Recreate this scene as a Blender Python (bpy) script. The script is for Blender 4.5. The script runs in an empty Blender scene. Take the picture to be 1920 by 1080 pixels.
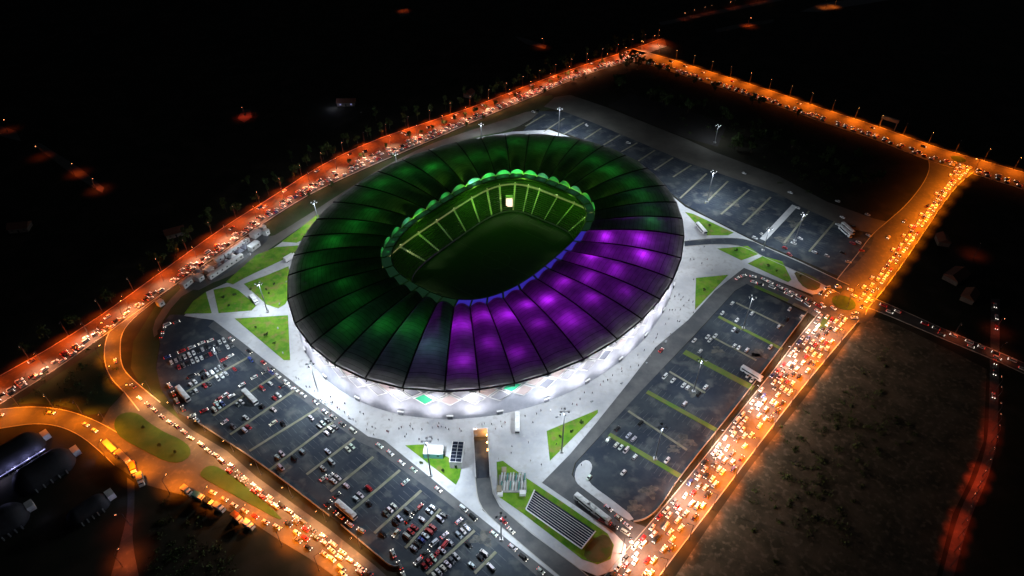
import bpy, bmesh, math, random
from mathutils import Vector, Matrix
from mathutils.geometry import tessellate_polygon

random.seed(11)
SC = bpy.context.scene
COL = SC.collection
R = math.radians

# ------------------------------------------------------------------ camera
F_PX, PITCH, CAM_H = 1237.0, R(40.3), 260.0
cam_d = bpy.data.cameras.new('camera'); cam = bpy.data.objects.new('camera', cam_d); COL.objects.link(cam)
cam_d.sensor_width = 36.0; cam_d.lens = 36.0 * F_PX / 1920.0
cam_d.clip_start = 1.0; cam_d.clip_end = 9000.0
cam.location = (0, 0, CAM_H); cam.rotation_euler = (R(90) - PITCH, 0, 0)
SC.camera = cam

# ------------------------------------------------------------------ night sky, moon, exposure
W = bpy.data.worlds.new('World'); SC.world = W; W.use_nodes = True
nt = W.node_tree; nt.nodes.clear()
sky = nt.nodes.new('ShaderNodeTexSky'); sky.sky_type = 'NISHITA'; sky.sun_disc = False
sky.sun_elevation = R(35); sky.sun_rotation = R(150)
bg = nt.nodes.new('ShaderNodeBackground'); bg.inputs[1].default_value = 0.0015
wo = nt.nodes.new('ShaderNodeOutputWorld')
nt.links.new(sky.outputs[0], bg.inputs[0]); nt.links.new(bg.outputs[0], wo.inputs[0])
sun_d = bpy.data.lights.new('moon', 'SUN'); sun_d.energy = 0.025; sun_d.angle = R(0.5); sun_d.color = (0.8, 0.88, 1.0)
sun = bpy.data.objects.new('moon', sun_d); COL.objects.link(sun)
sun.rotation_euler = (R(55), 0, R(150))
SC.view_settings.view_transform = 'Standard'; SC.view_settings.look = 'None'
SC.view_settings.exposure = 0.0; SC.view_settings.gamma = 1.0
cy = SC.cycles
cy.max_bounces = 4; cy.diffuse_bounces = 2; cy.glossy_bounces = 2; cy.transmission_bounces = 3; cy.transparent_max_bounces = 4
cy.sample_clamp_indirect = 1.5; cy.sample_clamp_direct = 0.0
cy.caustics_reflective = False; cy.caustics_refractive = False
cy.use_light_tree = True; cy.use_denoising = True

# lamp powers (W) and colours
POW = dict(rim=8600, mast=70000, facade=21000, eave=70, highway=40000, avenue=72000, slip=44000, purple=2700, green=270)

# ------------------------------------------------------------------ helpers
CP, SP = math.cos(PITCH), math.sin(PITCH)
def P(px, py, z=0.0):
    """survey: a point of the photograph -> the point at height z in the place"""
    x = (px - 960) / F_PX; y = -(py - 540) / F_PX
    d = Vector((x, CP + y * SP, -SP + y * CP)); t = (z - CAM_H) / d.z
    return Vector((0, 0, CAM_H)) + d * t
def depth(p):
    return p[1] * CP - (p[2] - CAM_H) * SP
def smooth(pts, n=2, closed=True):
    for _ in range(n):
        out = []
        m = len(pts)
        rng = range(m) if closed else range(m - 1)
        if not closed: out.append(pts[0])
        for i in rng:
            a, b = Vector(pts[i]), Vector(pts[(i + 1) % m])
            out.append(a * .75 + b * .25); out.append(a * .25 + b * .75)
        if not closed: out.append(pts[-1])
        pts = [tuple(p) for p in out]
    return pts
def resample(pts, step):
    pts = [Vector(p) for p in pts]
    L = [0]
    for a, b in zip(pts, pts[1:]): L.append(L[-1] + (b - a).length)
    n = max(2, int(round(L[-1] / step)) + 1)
    out = []; j = 0
    for k in range(n):
        s = L[-1] * k / (n - 1)
        while j < len(L) - 2 and L[j + 1] < s: j += 1
        t = (s - L[j]) / max(1e-9, L[j + 1] - L[j]); out.append(pts[j].lerp(pts[j + 1], min(1, t)))
    return out
def length(pts): return sum((Vector(b) - Vector(a)).length for a, b in zip(pts, pts[1:]))

def mesh_of(name, verts, faces, mats=(), fmat=None, smooth_shade=False):
    me = bpy.data.meshes.new(name); me.from_pydata([tuple(v) for v in verts], [], faces)
    for m in mats: me.materials.append(m)
    if fmat: me.polygons.foreach_set('material_index', fmat)
    if smooth_shade: me.polygons.foreach_set('use_smooth', [True] * len(me.polygons))
    me.update(); return me
def obj(name, me, parent=None, loc=None, rotz=None):
    o = bpy.data.objects.new(name, me); COL.objects.link(o)
    if parent: o.parent = parent
    if loc is not None: o.location = loc
    if rotz is not None: o.rotation_euler = (0, 0, rotz)
    return o
def tag(o, label=None, cat=None, group=None, kind=None):
    if label: o['label'] = label
    if cat: o['category'] = cat
    if group: o['group'] = group
    if kind: o['kind'] = kind
    return o
def thing(name, label, cat, loc=(0, 0, 0), rotz=0.0, group=None):
    return tag(obj(name, None, None, loc, rotz), label, cat, group)
class MB:
    """collects shapes for one mesh"""
    def __init__(s): s.v = []; s.f = []; s.m = []
    def add(s, vs, fs, m=0):
        k = len(s.v); s.v += [tuple(v) for v in vs]; s.f += [tuple(i + k for i in f) for f in fs]; s.m += [m] * len(fs); return s
    def box(s, c, d, rz=0.0, m=0):
        cx, cy_, cz = c; hx, hy, hz = d[0] / 2, d[1] / 2, d[2] / 2; ca, sa = math.cos(rz), math.sin(rz)
        vs = []
        for z in (-hz, hz):
            for x, y in ((-hx, -hy), (hx, -hy), (hx, hy), (-hx, hy)):
                vs.append((cx + x * ca - y * sa, cy_ + x * sa + y * ca, cz + z))
        return s.add(vs, [(3, 2, 1, 0), (4, 5, 6, 7), (0, 1, 5, 4), (1, 2, 6, 5), (2, 3, 7, 6), (3, 0, 4, 7)], m)
    def tube(s, a, b, r0, r1=None, n=6, m=0, cap=True):
        a, b = Vector(a), Vector(b); r1 = r0 if r1 is None else r1
        d = (b - a).normalized(); u = d.orthogonal().normalized(); w = d.cross(u)
        vs = [a + (u * math.cos(2 * math.pi * i / n) + w * math.sin(2 * math.pi * i / n)) * r0 for i in range(n)]
        vs += [b + (u * math.cos(2 * math.pi * i / n) + w * math.sin(2 * math.pi * i / n)) * r1 for i in range(n)]
        fs = [(i, (i + 1) % n, n + (i + 1) % n, n + i) for i in range(n)]
        if cap: fs += [tuple(range(n - 1, -1, -1)), tuple(range(n, 2 * n))]
        return s.add(vs, fs, m)
    def loft(s, rings, m=0, cap=True):
        n = len(rings[0]); vs = [p for r in rings for p in r]
        fs = [(k * n + i, k * n + (i + 1) % n, (k + 1) * n + (i + 1) % n, (k + 1) * n + i) for k in range(len(rings) - 1) for i in range(n)]
        if cap: fs += [tuple(range(n - 1, -1, -1)), tuple(range((len(rings) - 1) * n, len(rings) * n))]
        return s.add(vs, fs, m)
    def mesh(s, name, *mats, sm=False): return mesh_of(name, s.v, s.f, mats, s.m, sm)
    def build(s, name, mat, parent=None, sm=False): return obj(name, s.mesh(name, *(mat if isinstance(mat, (list, tuple)) else [mat]), sm=sm), parent)

ONES = 'zeroth first second third fourth fifth sixth seventh eighth ninth tenth eleventh twelfth thirteenth fourteenth fifteenth sixteenth seventeenth eighteenth nineteenth'.split()
TENS = {2: 'twenty', 3: 'thirty', 4: 'forty', 5: 'fifty', 6: 'sixty', 7: 'seventy', 8: 'eighty', 9: 'ninety'}
TENTH = {2: 'twentieth', 3: 'thirtieth', 4: 'fortieth', 5: 'fiftieth', 6: 'sixtieth', 7: 'seventieth', 8: 'eightieth', 9: 'ninetieth'}
def nth(n):
    if n < 20: return ONES[n]
    return TENTH[n // 10] if n % 10 == 0 else TENS[n // 10] + '-' + ONES[n % 10]

# ------------------------------------------------------------------ materials
MATS = {}
def mat(name, col, rough=.8, col2=None, scale=.2, detail=6, bump=0.0, spec=.3, metal=0.0, stretch=None, lo=.35, hi=.65, col3=None, scale3=2.0):
    m = bpy.data.materials.new(name); m.use_nodes = True; n = m.node_tree.nodes; l = m.node_tree.links
    b = n['Principled BSDF']; b.inputs['Roughness'].default_value = rough; b.inputs['Specular IOR Level'].default_value = spec; b.inputs['Metallic'].default_value = metal
    b.inputs['Base Color'].default_value = (*col, 1)
    if col2:
        tc = n.new('ShaderNodeTexCoord'); src = tc.outputs['Object']
        if stretch:
            mp = n.new('ShaderNodeMapping'); mp.inputs['Rotation'].default_value = (0, 0, stretch[0]); mp.inputs['Scale'].default_value = (stretch[1], stretch[2], 1)
            l.new(src, mp.inputs[0]); src = mp.outputs[0]
        nz = n.new('ShaderNodeTexNoise'); nz.inputs['Scale'].default_value = scale; nz.inputs['Detail'].default_value = detail; nz.inputs['Roughness'].default_value = .62
        l.new(src, nz.inputs[0])
        mr = n.new('ShaderNodeMapRange'); mr.inputs[1].default_value = lo; mr.inputs[2].default_value = hi; l.new(nz.outputs[0], mr.inputs[0])
        mx = n.new('ShaderNodeMix'); mx.data_type = 'RGBA'; mx.inputs[6].default_value = (*col, 1); mx.inputs[7].default_value = (*col2, 1)
        l.new(mr.outputs[0], mx.inputs[0]); out = mx.outputs[2]
        if col3:
            n3 = n.new('ShaderNodeTexNoise'); n3.inputs['Scale'].default_value = scale3; n3.inputs['Detail'].default_value = 4; l.new(src, n3.inputs[0])
            r3 = n.new('ShaderNodeMapRange'); r3.inputs[1].default_value = .52; r3.inputs[2].default_value = .68; l.new(n3.outputs[0], r3.inputs[0])
            m3 = n.new('ShaderNodeMix'); m3.data_type = 'RGBA'; m3.inputs[7].default_value = (*col3, 1); l.new(r3.outputs[0], m3.inputs[0]); l.new(out, m3.inputs[6]); out = m3.outputs[2]
        l.new(out, b.inputs['Base Color'])
        if bump:
            bp = n.new('ShaderNodeBump'); bp.inputs['Strength'].default_value = bump; bp.inputs['Distance'].default_value = .3; l.new(nz.outputs[0], bp.inputs['Height']); l.new(bp.outputs[0], b.inputs['Normal'])
    MATS[name] = m; return m
def emit(name, col, strength, base=.3):
    m = bpy.data.materials.new(name); m.use_nodes = True; n = m.node_tree.nodes
    b = n['Principled BSDF']; b.inputs['Base Color'].default_value = (base, base, base, 1); b.inputs['Emission Color'].default_value = (*col, 1); b.inputs['Emission Strength'].default_value = strength
    m.cycles.emission_sampling = 'NONE'
    MATS[name] = m; return m

mat('earth', (.030, .026, .016), 1, (.013, .016, .008), .02, bump=.3, col3=(.045, .036, .024), scale3=.05)
mat('field_soil', (.105, .09, .066), 1, (.045, .045, .030), .09, 14, bump=1.2, lo=.38, hi=.62, col3=(.15, .13, .10), scale3=.4)
mat('dark_yard', (.030, .028, .028), 1, (.045, .04, .036), .04)
mat('verge_grass', (.022, .046, .014), 1, (.045, .055, .024), .06, bump=.3)
mat('island_grass', (.022, .060, .010), 1, (.040, .075, .016), .15, bump=.3)
mat('lawn', (.068, .195, .011), 1, (.150, .280, .020), .14, 10, bump=.6, lo=.40, hi=.60, col3=(.19, .19, .05), scale3=.22)
mat('lawn_dry', (.075, .075, .022), 1, (.12, .10, .04), .12, bump=.4, col3=(.06, .11, .02), scale3=.2)
mat('strip_grass', (.085, .190, .025), 1, (.17, .17, .06), .15, bump=.3)
mat('strip_dirt', (.27, .25, .20), 1, (.16, .17, .11), .2, bump=.3)
mat('sand', (.13, .125, .11), 1, (.05, .055, .06), .35, lo=.40, hi=.62)
mat('road_asphalt', (.075, .072, .070), .75, (.055, .055, .056), .06, spec=.4, bump=.05, col3=(.09, .085, .08), scale3=.4)
mat('lot_asphalt', (.019, .027, .044), .85, (.046, .058, .070), .05, 12, lo=.40, hi=.64, col3=(.085, .092, .095), scale3=.13)
mat('lane_asphalt', (.075, .08, .088), .85, (.15, .15, .152), .06, 8, lo=.42, hi=.68)
mat('gravel', (.15, .14, .125), 1, (.10, .095, .085), .05)
mat('paving', (.54, .55, .57), .7, (.34, .35, .39), .04, 12, lo=.42, hi=.66, col3=(.43, .43, .44), scale3=.4)
mat('kerb', (.42, .41, .38), .9, (.33, .32, .30), .5)
mat('concrete', (.38, .37, .35), .9, (.28, .27, .26), .3)
mat('concrete_pale', (.60, .60, .61), .8, (.52, .52, .54), .3)
mat('facade_white', (.78, .78, .79), .5)
mat('facade_pale', (.40, .40, .45), .5, (.33, .33, .39), .3)
mat('facade_base', (.50, .50, .57), .6, (.40, .41, .48), .25)
mat('facade_grey', (.20, .21, .26), .4)
mat('facade_green', (.05, .50, .26), .4)
mat('facade_pink', (.60, .48, .48), .5)
mat('steel_dark', (.012, .012, .014), .5, spec=.4)
mat('pole_paint', (.07, .07, .075), .6)
mat('steel_grey', (.30, .31, .33), .5, metal=.3)
mat('glass_dark', (.02, .024, .03), .15, spec=.6)
mat('rubber', (.015, .015, .015), .9)
mat('door_glass', (.16, .17, .20), .3)
mat('end_sheet', (.40, .44, .42), .7)
mat('seat_green', (.036, .085, .014), .8, (.016, .046, .012), .6, col3=(.05, .10, .03), scale3=2.5)
mat('aisle', (.72, .68, .52), .8)
mat('pitch_grass', (.012, .036, .014), 1, (.010, .030, .011), .15)
mat('leaf', (.065, .10, .028), .9, (.03, .055, .016), .6)
mat('bark', (.06, .045, .03), 1)
mat('worn_paint', (.14, .15, .16), .8, (.06, .065, .075), .3)
mat('pitch_paint', (.05, .085, .05), .9)
mat('white_paint', (.78, .78, .78), .5, (.66, .66, .67), .4)
mat('teal_paint', (.10, .30, .28), .6)
mat('orange_paint', (.60, .16, .03), .5)
mat('cream_paint', (.34, .29, .21), .6)
mat('hall_membrane', (.035, .036, .045), .7, (.025, .025, .03), .3)
mat('panel_blue', (.018, .024, .045), .25, spec=.5)
mat('cloth_dark', (.03, .032, .045), .9); mat('cloth_red', (.22, .03, .03), .9); mat('cloth_pale', (.45, .43, .40), .9); mat('skin', (.35, .2, .14), .7)
mat('window_far', (.05, .05, .05), .3); mat('far_wall', (.16, .14, .12), .9, (.12, .1, .09), .5); mat('far_roof', (.14, .06, .04), .9)
emit('head_on', (1, .93, .82), 5.0); emit('tail_on', (1, .03, .015), 3.5)
emit('sodium_glow', (1, .45, .10), 30.0); emit('red_glow', (1, .33, .12), 22.0); emit('white_glow', (.85, .93, 1), 12.0)
emit('led_blue', (.10, .06, 1.0), .30, .05); emit('led_green', (.10, .40, .18), .05, .05); emit('tunnel_glow', (1, .72, .55), 1.6); emit('hall_light', (.45, .45, 1), .4)
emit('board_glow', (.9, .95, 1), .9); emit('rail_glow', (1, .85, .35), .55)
mat('head_off', (.6, .6, .6), .2); mat('tail_off', (.25, .02, .02), .3)
# paint that takes the colour of the object
pm = mat('car_paint', (.5, .5, .5), .35, spec=.5)
oi = pm.node_tree.nodes.new('ShaderNodeObjectInfo'); pm.node_tree.links.new(oi.outputs['Color'], pm.node_tree.nodes['Principled BSDF'].inputs['Base Color'])
# roof membrane: lets lamp light through
mm = bpy.data.materials.new('membrane'); mm.use_nodes = True; n = mm.node_tree.nodes; l = mm.node_tree.links; n.clear()
o_ = n.new('ShaderNodeOutputMaterial'); mxs = n.new('ShaderNodeMixShader'); df = n.new('ShaderNodeBsdfDiffuse'); tr = n.new('ShaderNodeBsdfTranslucent')
tcm = n.new('ShaderNodeTexCoord'); nzm = n.new('ShaderNodeTexNoise'); nzm.inputs['Scale'].default_value = .22; nzm.inputs['Detail'].default_value = 10
rmp = n.new('ShaderNodeMix'); rmp.data_type = 'RGBA'; rmp.inputs[6].default_value = (.22, .22, .225, 1); rmp.inputs[7].default_value = (.72, .72, .73, 1)
l.new(tcm.outputs['Object'], nzm.inputs[0]); l.new(nzm.outputs[0], rmp.inputs[0]); l.new(rmp.outputs[2], tr.inputs[0])
df.inputs[0].default_value = (.05, .05, .053, 1); mxs.inputs[0].default_value = .55
l.new(df.outputs[0], mxs.inputs[1]); l.new(tr.outputs[0], mxs.inputs[2]); l.new(mxs.outputs[0], o_.inputs[0]); MATS['membrane'] = mm
M = MATS

LIGHTS = {}
def lamp(name, kind, energy, color, parent, loc, radius=.4, aim=None, cone=150, blend=.6):
    key = (name, kind, energy, color, radius, cone, blend)
    d = LIGHTS.get(key)
    if d is None:
        d = bpy.data.lights.new(name, kind); d.energy = energy; d.color = color; d.shadow_soft_size = radius
        if kind == 'SPOT': d.spot_size = R(cone); d.spot_blend = blend
        LIGHTS[key] = d
    o = bpy.data.objects.new(name, d); COL.objects.link(o); o.parent = parent; o.location = loc
    if aim is not None: o.rotation_euler = Vector(aim).to_track_quat('-Z', 'Y').to_euler()
    return o

# ------------------------------------------------------------------ ground sheets
def sheet(name, pts, top, thick, m, holes=(), side=None, kind='structure', parent=None):
    """a slab with a flat top: outline in place coordinates (list of Vector)"""
    loops = [[Vector((p[0], p[1], 0)) for p in pts]] + [[Vector((p[0], p[1], 0)) for p in h] for h in holes]
    tris = tessellate_polygon(loops); flat = [p for q in loops for p in q]
    vs = [(p.x, p.y, top) for p in flat]; fs = []
    for t in tris:
        a, b, c = (flat[i] for i in t)
        fs.append(tuple(t) if (b - a).cross(c - a).z > 0 else (t[0], t[2], t[1]))
    if thick:
        N = len(vs); vs += [(p.x, p.y, top - thick) for p in flat]; k = 0
        for q in loops:
            n_ = len(q)
            for i in range(n_):
                a, b = k + i, k + (i + 1) % n_
                fs.append((a, b, N + b, N + a))
            k += n_
    o = obj(name, mesh_of(name, vs, fs, [M[m]]), parent)
    if kind and not parent: o['kind'] = kind
    return o
def px(pts, z=0.0): return [P(a, b, z) for a, b in pts]
def area(name, pts, top, thick, m, sm=0, **k):
    if sm: pts = smooth(pts, sm)
    return sheet(name, px(pts, top), top, thick, m, **k)

# ramp opening (world), dug into the ground
RAMP = [P(892, 897), P(919, 895), P(914, 806), P(887, 807)]
big = 3500
hole = [RAMP[0], RAMP[1], RAMP[2], RAMP[3]]
sheet('ground', [(-big, -big), (big, -big), (big, big), (-big, big)], 0.0, 0, 'earth', holes=[hole])

area('field', [(1625, 590), (1600, 625), (1510, 745), (1410, 872), (1330, 985), (1250, 1105), (1750, 1105), (1786, 965), (1818, 900), (1844, 828), (1848, 740), (1850, 692), (1780, 656), (1680, 608)], .03, 0, 'field_soil')
area('verge', [(250, 640), (300, 560), (420, 475), (530, 398), (600, 356), (700, 311), (800, 269), (900, 225), (1000, 183), (1035, 178), (1045, 200), (1000, 215), (960, 246), (880, 262), (800, 290), (720, 330), (640, 385), (560, 436), (470, 500), (385, 556), (345, 596), (300, 640), (292, 690), (305, 735), (340, 790), (300, 770), (262, 720), (245, 690)], .04, 0, 'verge_grass')
area('verge', [(60, 735), (100, 708), (150, 675), (193, 648), (192, 684), (205, 717), (228, 738), (196, 775), (165, 778), (120, 762), (60, 756), (20, 760)], .04, 0, 'verge_grass')
area('service_track', [(290, 640), (310, 590), (350, 545), (430, 520), (470, 492), (560, 428), (640, 376), (720, 322), (800, 284), (880, 258), (960, 244), (1012, 214), (1000, 205), (940, 226), (880, 245), (800, 272), (720, 312), (640, 362), (560, 414), (500, 450), (470, 435), (410, 480), (350, 530), (310, 570), (285, 610)], .08, 0, 'gravel', 1)

# ------------------------------------------------------------------ roads: pairs of edges
class Road:
    def __init__(s, name, left, right, top=.10, m='road_asphalt', sm=2, kerb=True):
        s.l = resample([P(*p, top) for p in smooth(left, sm, False)], 4.0); n_ = len(s.l)
        rr = [P(*p, top) for p in smooth(right, sm, False)]
        s.r = resample(rr, length(rr) / (n_ - 1)); s.r = s.r[:n_] + [s.r[-1]] * (n_ - len(s.r)); s.top = top
        s.o = sheet(name, s.l + s.r[::-1], top, top, m)
        if kerb:
            for e, o_ in ((s.l, s.r), (s.r, s.l)):
                mb = MB()
                for i in range(n_ - 1):
                    a, b = e[i], e[i + 1]; out = (a - o_[i]).normalized() * .45; out2 = (b - o_[i + 1]).normalized() * .45
                    mb.add([(a.x, a.y, 0), (b.x, b.y, 0), (b.x, b.y, top + .13), (a.x, a.y, top + .13), (a.x + out.x, a.y + out.y, 0), (b.x + out2.x, b.y + out2.y, 0), (b.x + out2.x, b.y + out2.y, top + .13), (a.x + out.x, a.y + out.y, top + .13)],
                           [(0, 1, 2, 3), (3, 2, 6, 7), (7, 6, 5, 4)])
                mb.build('kerb', M['kerb'], s.o)
    def line(s, f): return [a.lerp(b, f) for a, b in zip(s.l, s.r)]

HW = Road('highway', [(-70, 745), (0, 705), (100, 650), (200, 585), (300, 512), (420, 425), (510, 370), (600, 310), (700, 263), (800, 230), (900, 196), (1000, 156), (1100, 120), (1170, 98), (1245, 71)],
          [(-70, 800), (0, 757), (100, 695), (200, 625), (300, 553), (420, 470), (530, 393), (600, 353), (700, 308), (800, 266), (900, 222), (1000, 180), (1100, 138), (1170, 117), (1250, 86)])
TR = Road('upper_avenue', [(1185, 92), (1240, 105), (1300, 125), (1440, 168), (1545, 205), (1650, 238), (1750, 275), (1830, 298), (1990, 343)],
          [(1172, 112), (1230, 124), (1300, 148), (1440, 192), (1545, 230), (1650, 264), (1735, 300), (1840, 330), (1990, 378)])
AV1 = Road('avenue', [(1742, 300), (1744, 318), (1732, 345), (1700, 385), (1665, 415), (1635, 440), (1610, 475), (1565, 530), (1545, 560)],
           [(1830, 318), (1795, 345), (1765, 385), (1740, 422), (1700, 482), (1660, 538), (1640, 562), (1625, 578), (1622, 590)], top=.104)
AV2 = Road('lower_avenue', [(1538, 585), (1500, 630), (1450, 697), (1410, 745), (1330, 848), (1240, 958), (1190, 1015), (1150, 1060), (1120, 1100)],
           [(1610, 600), (1575, 640), (1488, 745), (1400, 862), (1320, 968), (1240, 1072), (1215, 1110)], top=.108)
ISL = P(1582, 568)
ring_pts = [ISL + Vector((math.cos(a), math.sin(a), 0)) * 17.5 for a in [2 * math.pi * i / 40 for i in range(40)]]
sheet('roundabout', ring_pts, .115, .1, 'road_asphalt')
SIDE = Road('side_road', [(1618, 552), (1660, 568), (1780, 622), (1860, 655), (1990, 712)], [(1612, 572), (1655, 586), (1780, 640), (1860, 672), (1990, 732)], top=.096)
CROSS = Road('cross_road', [(1858, 560), (1857, 660), (1855, 760), (1852, 830), (1830, 900), (1797, 960), (1764, 1090)], [(1875, 560), (1874, 660), (1872, 760), (1870, 830), (1852, 900), (1817, 975), (1786, 1090)], top=.09, kerb=False)
SLIP = Road('slip_road', [(262, 575), (225, 600), (205, 620), (196, 650), (197, 682), (210, 712), (235, 735), (262, 770)],
            [(300, 556), (245, 600), (227, 625), (224, 650), (226, 685), (240, 705), (275, 735), (300, 755)], top=.104)
LEFT = Road('left_road', [(-70, 775), (0, 768), (60, 762), (120, 768), (170, 785), (200, 800), (225, 815)], [(-70, 812), (0, 803), (60, 793), (110, 797), (150, 815), (185, 843), (215, 872)], top=.104)
area('junction', [(232, 736), (205, 765), (186, 800), (178, 838), (215, 872), (245, 892), (270, 908), (330, 925), (400, 945), (480, 984), (530, 1017), (580, 1047), (640, 1090), (740, 1094), (705, 1062), (617, 992), (555, 948), (480, 893), (425, 845), (360, 806), (330, 782), (300, 757), (268, 732)], .108, .1, 'road_asphalt')
area('grass_island', [(214, 790), (222, 778), (240, 772), (260, 775), (280, 793), (310, 811), (338, 823), (357, 838), (357, 855), (338, 868), (310, 865), (275, 847), (228, 822), (215, 806)], .25, .2, 'island_grass', 1)
area('grass_island', [(374, 888), (384, 876), (397, 872), (412, 877), (440, 896), (482, 928), (530, 972), (522, 974), (480, 951), (425, 921), (380, 896)], .25, .2, 'island_grass', 1)
isl = sheet('grass_island', [ISL + Vector((math.cos(a), math.sin(a), 0)) * 6.6 for a in [2 * math.pi * i / 28 for i in range(28)]], .35, .3, 'island_grass')
area('grass_island', [(1782, 292), (1800, 292), (1815, 302), (1800, 305), (1785, 299)], .25, .2, 'island_grass', 1)
area('grass_island', [(1545, 592), (1556, 588), (1560, 600), (1540, 625), (1536, 612)], .25, .2, 'island_grass', 1)
ALEY = Road('alley', [(238, 895), (240, 960), (228, 1010), (205, 1090)], [(252, 905), (252, 960), (246, 1010), (262, 1090)], top=.09, kerb=False)
# lanes beyond the avenues
area('far_lane', [(60, 270), (75, 268), (150, 315), (195, 352), (192, 362), (140, 330)], .06, 0, 'gravel')
area('far_lane', [(0, 235), (30, 245), (40, 265), (0, 255)], .06, 0, 'gravel')
area('far_lane', [(445, 222), (455, 205), (470, 205), (472, 220), (458, 230)], .06, 0, 'gravel')
area('far_lane', [(1235, 42), (1300, 28), (1380, 12), (1480, -8), (1480, -2), (1380, 19), (1300, 35), (1240, 48)], .06, 0, 'road_asphalt')
area('far_lane', [(1340, 55), (1380, 46), (1450, 36), (1450, 42), (1385, 53), (1345, 61)], .06, 0, 'gravel')
area('far_lane', [(1500, 22), (1540, 6), (1700, -15), (1700, -5), (1580, 14), (1540, 22)], .06, 0, 'road_asphalt')
area('far_lane', [(965, 68), (985, 72), (1025, 85), (1022, 92), (985, 82)], .06, 0, 'gravel')
area('far_lane', [(745, 20), (765, 15), (768, 28), (750, 32)], .06, 0, 'gravel')

# ------------------------------------------------------------------ inside the ring: plaza, lawns, car parks
PAVE = [(345, 592), (372, 562), (385, 548), (430, 528), (470, 495), (560, 432), (640, 380), (720, 325), (800, 287), (880, 261), (960, 247), (1030, 243), (1100, 268), (1200, 318), (1285, 388), (1340, 415), (1385, 438), (1425, 458), (1500, 490), (1548, 513), (1556, 530), (1545, 548), (1524, 552), (1480, 535), (1395, 502), (1340, 545), (1290, 600), (1230, 650), (1180, 715), (1120, 790), (1070, 850), (1016, 905),
        (1060, 935), (1150, 997), (1174, 1022), (1172, 1048), (1150, 1070), (1120, 1080), (1085, 1066), (1000, 1003), (937, 950), (924, 925), (919, 895)]
PAVE2 = [(892, 897), (895, 930), (905, 957), (960, 1005), (1055, 1085), (1085, 1100), (1065, 1100), (1040, 1080), (960, 1018), (850, 930), (720, 825), (690, 818), (560, 724), (437, 628), (400, 600)]
pave_px = PAVE + [(914, 806), (887, 807)] + PAVE2
area('plaza', pave_px, .22, .22, 'paving')
RAMPROAD = Road('ramp_road', [(892, 897), (895, 930), (905, 957), (960, 1005), (1055, 1085), (1075, 1100)], [(919, 895), (924, 925), (937, 950), (1000, 1003), (1085, 1066), (1125, 1100)], top=.10, m='lane_asphalt')
LAWNS = [
    ([(345, 588), (362, 565), (386, 547), (397, 587)], 'beside the trailer compound'),
    ([(400, 543), (430, 537), (447, 544), (481, 572), (472, 582), (410, 587)], 'between two paths west of the stadium'),
    ([(457, 532), (500, 516), (541, 499), (546, 530), (542, 556), (535, 570), (522, 578), (500, 571)], 'against the roof rim'),
    ([(423, 529), (480, 478), (518, 463), (560, 460), (551, 478), (530, 487), (460, 520), (437, 533)], ''),
    ([(528, 453), (560, 430), (595, 402), (602, 410), (575, 446), (556, 455)], ''),
    ([(440, 597), (540, 591), (544, 675), (532, 675)], ''),
    ([(760, 835), (797, 833), (866, 872), (862, 895), (855, 909)], ''),
    ([(1025, 808), (1121, 768), (1121, 774), (1031, 864)], ''),
    ([(1305, 521), (1366, 515), (1303, 581)], ''),
    ([(1284, 397), (1300, 401), (1376, 436), (1365, 441), (1326, 441)], ''),
    ([(1345, 466), (1402, 461), (1423, 476), (1390, 488)], ''),
    ([(1402, 494), (1430, 480), (1467, 490), (1484, 524), (1478, 529)], ''),
]
for pts, _ in LAWNS: area('lawn', pts, .32, .12, 'lawn')
area('lawn', [(1486, 505), (1522, 516), (1540, 530), (1535, 543), (1520, 545), (1500, 533)], .32, .12, 'lawn_dry', 1)
area('lawn', [(931, 866), (943, 864), (978, 890), (1060, 945), (1139, 1000), (1151, 1022), (1145, 1048), (1120, 1058), (1091, 1048), (981, 963), (935, 931)], .32, .12, 'lawn')
area('lawn', [(1098, 1024), (1125, 1002), (1141, 1004), (1150, 1022), (1144, 1046), (1120, 1057), (1094, 1046)], .34, .1, 'lawn_dry', 1)
# entry road cut through the plaza to the stadium
ENTRY = Road('entry_road', [(1283, 452), (1345, 446), (1400, 447), (1440, 466), (1500, 492), (1592, 535)], [(1283, 462), (1340, 457), (1392, 460), (1435, 483), (1500, 511), (1575, 550)], top=.26, m='lot_asphalt')
# car parks
area('lot_lane', [(1395, 502), (1340, 545), (1290, 600), (1230, 650), (1180, 715), (1120, 790), (1070, 850), (1016, 905), (1060, 935), (1150, 997), (1180, 1030), (1215, 990), (1185, 978), (1090, 915), (1072, 890), (1078, 868), (1200, 735), (1300, 630), (1378, 545), (1400, 532), (1500, 577), (1540, 600), (1562, 580), (1520, 556), (1440, 519)], .09, .1, 'lane_asphalt')
area('car_park', [(1378, 546), (1400, 532), (1512, 588), (1392, 750), (1272, 897), (1235, 950), (1210, 972), (1185, 977), (1090, 913), (1074, 890), (1080, 868), (1200, 735), (1300, 632)], .12, .1, 'lot_asphalt')
area('car_park', [(300, 645), (310, 612), (345, 594), (400, 600), (437, 628), (560, 724), (690, 818), (720, 825), (850, 930), (960, 1018), (1040, 1080), (1060, 1100), (780, 1100), (735, 1060), (620, 968), (490, 868), (372, 792), (330, 772), (302, 730), (293, 690)], .12, .1, 'lot_asphalt')
area('lot_lane', [(402, 601), (437, 628), (560, 724), (690, 818), (720, 825), (850, 930), (960, 1018), (1040, 1080), (1062, 1100), (1030, 1100), (945, 1027), (835, 940), (700, 840), (672, 828), (545, 733), (425, 636), (390, 612)], .128, .1, 'lane_asphalt')
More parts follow.
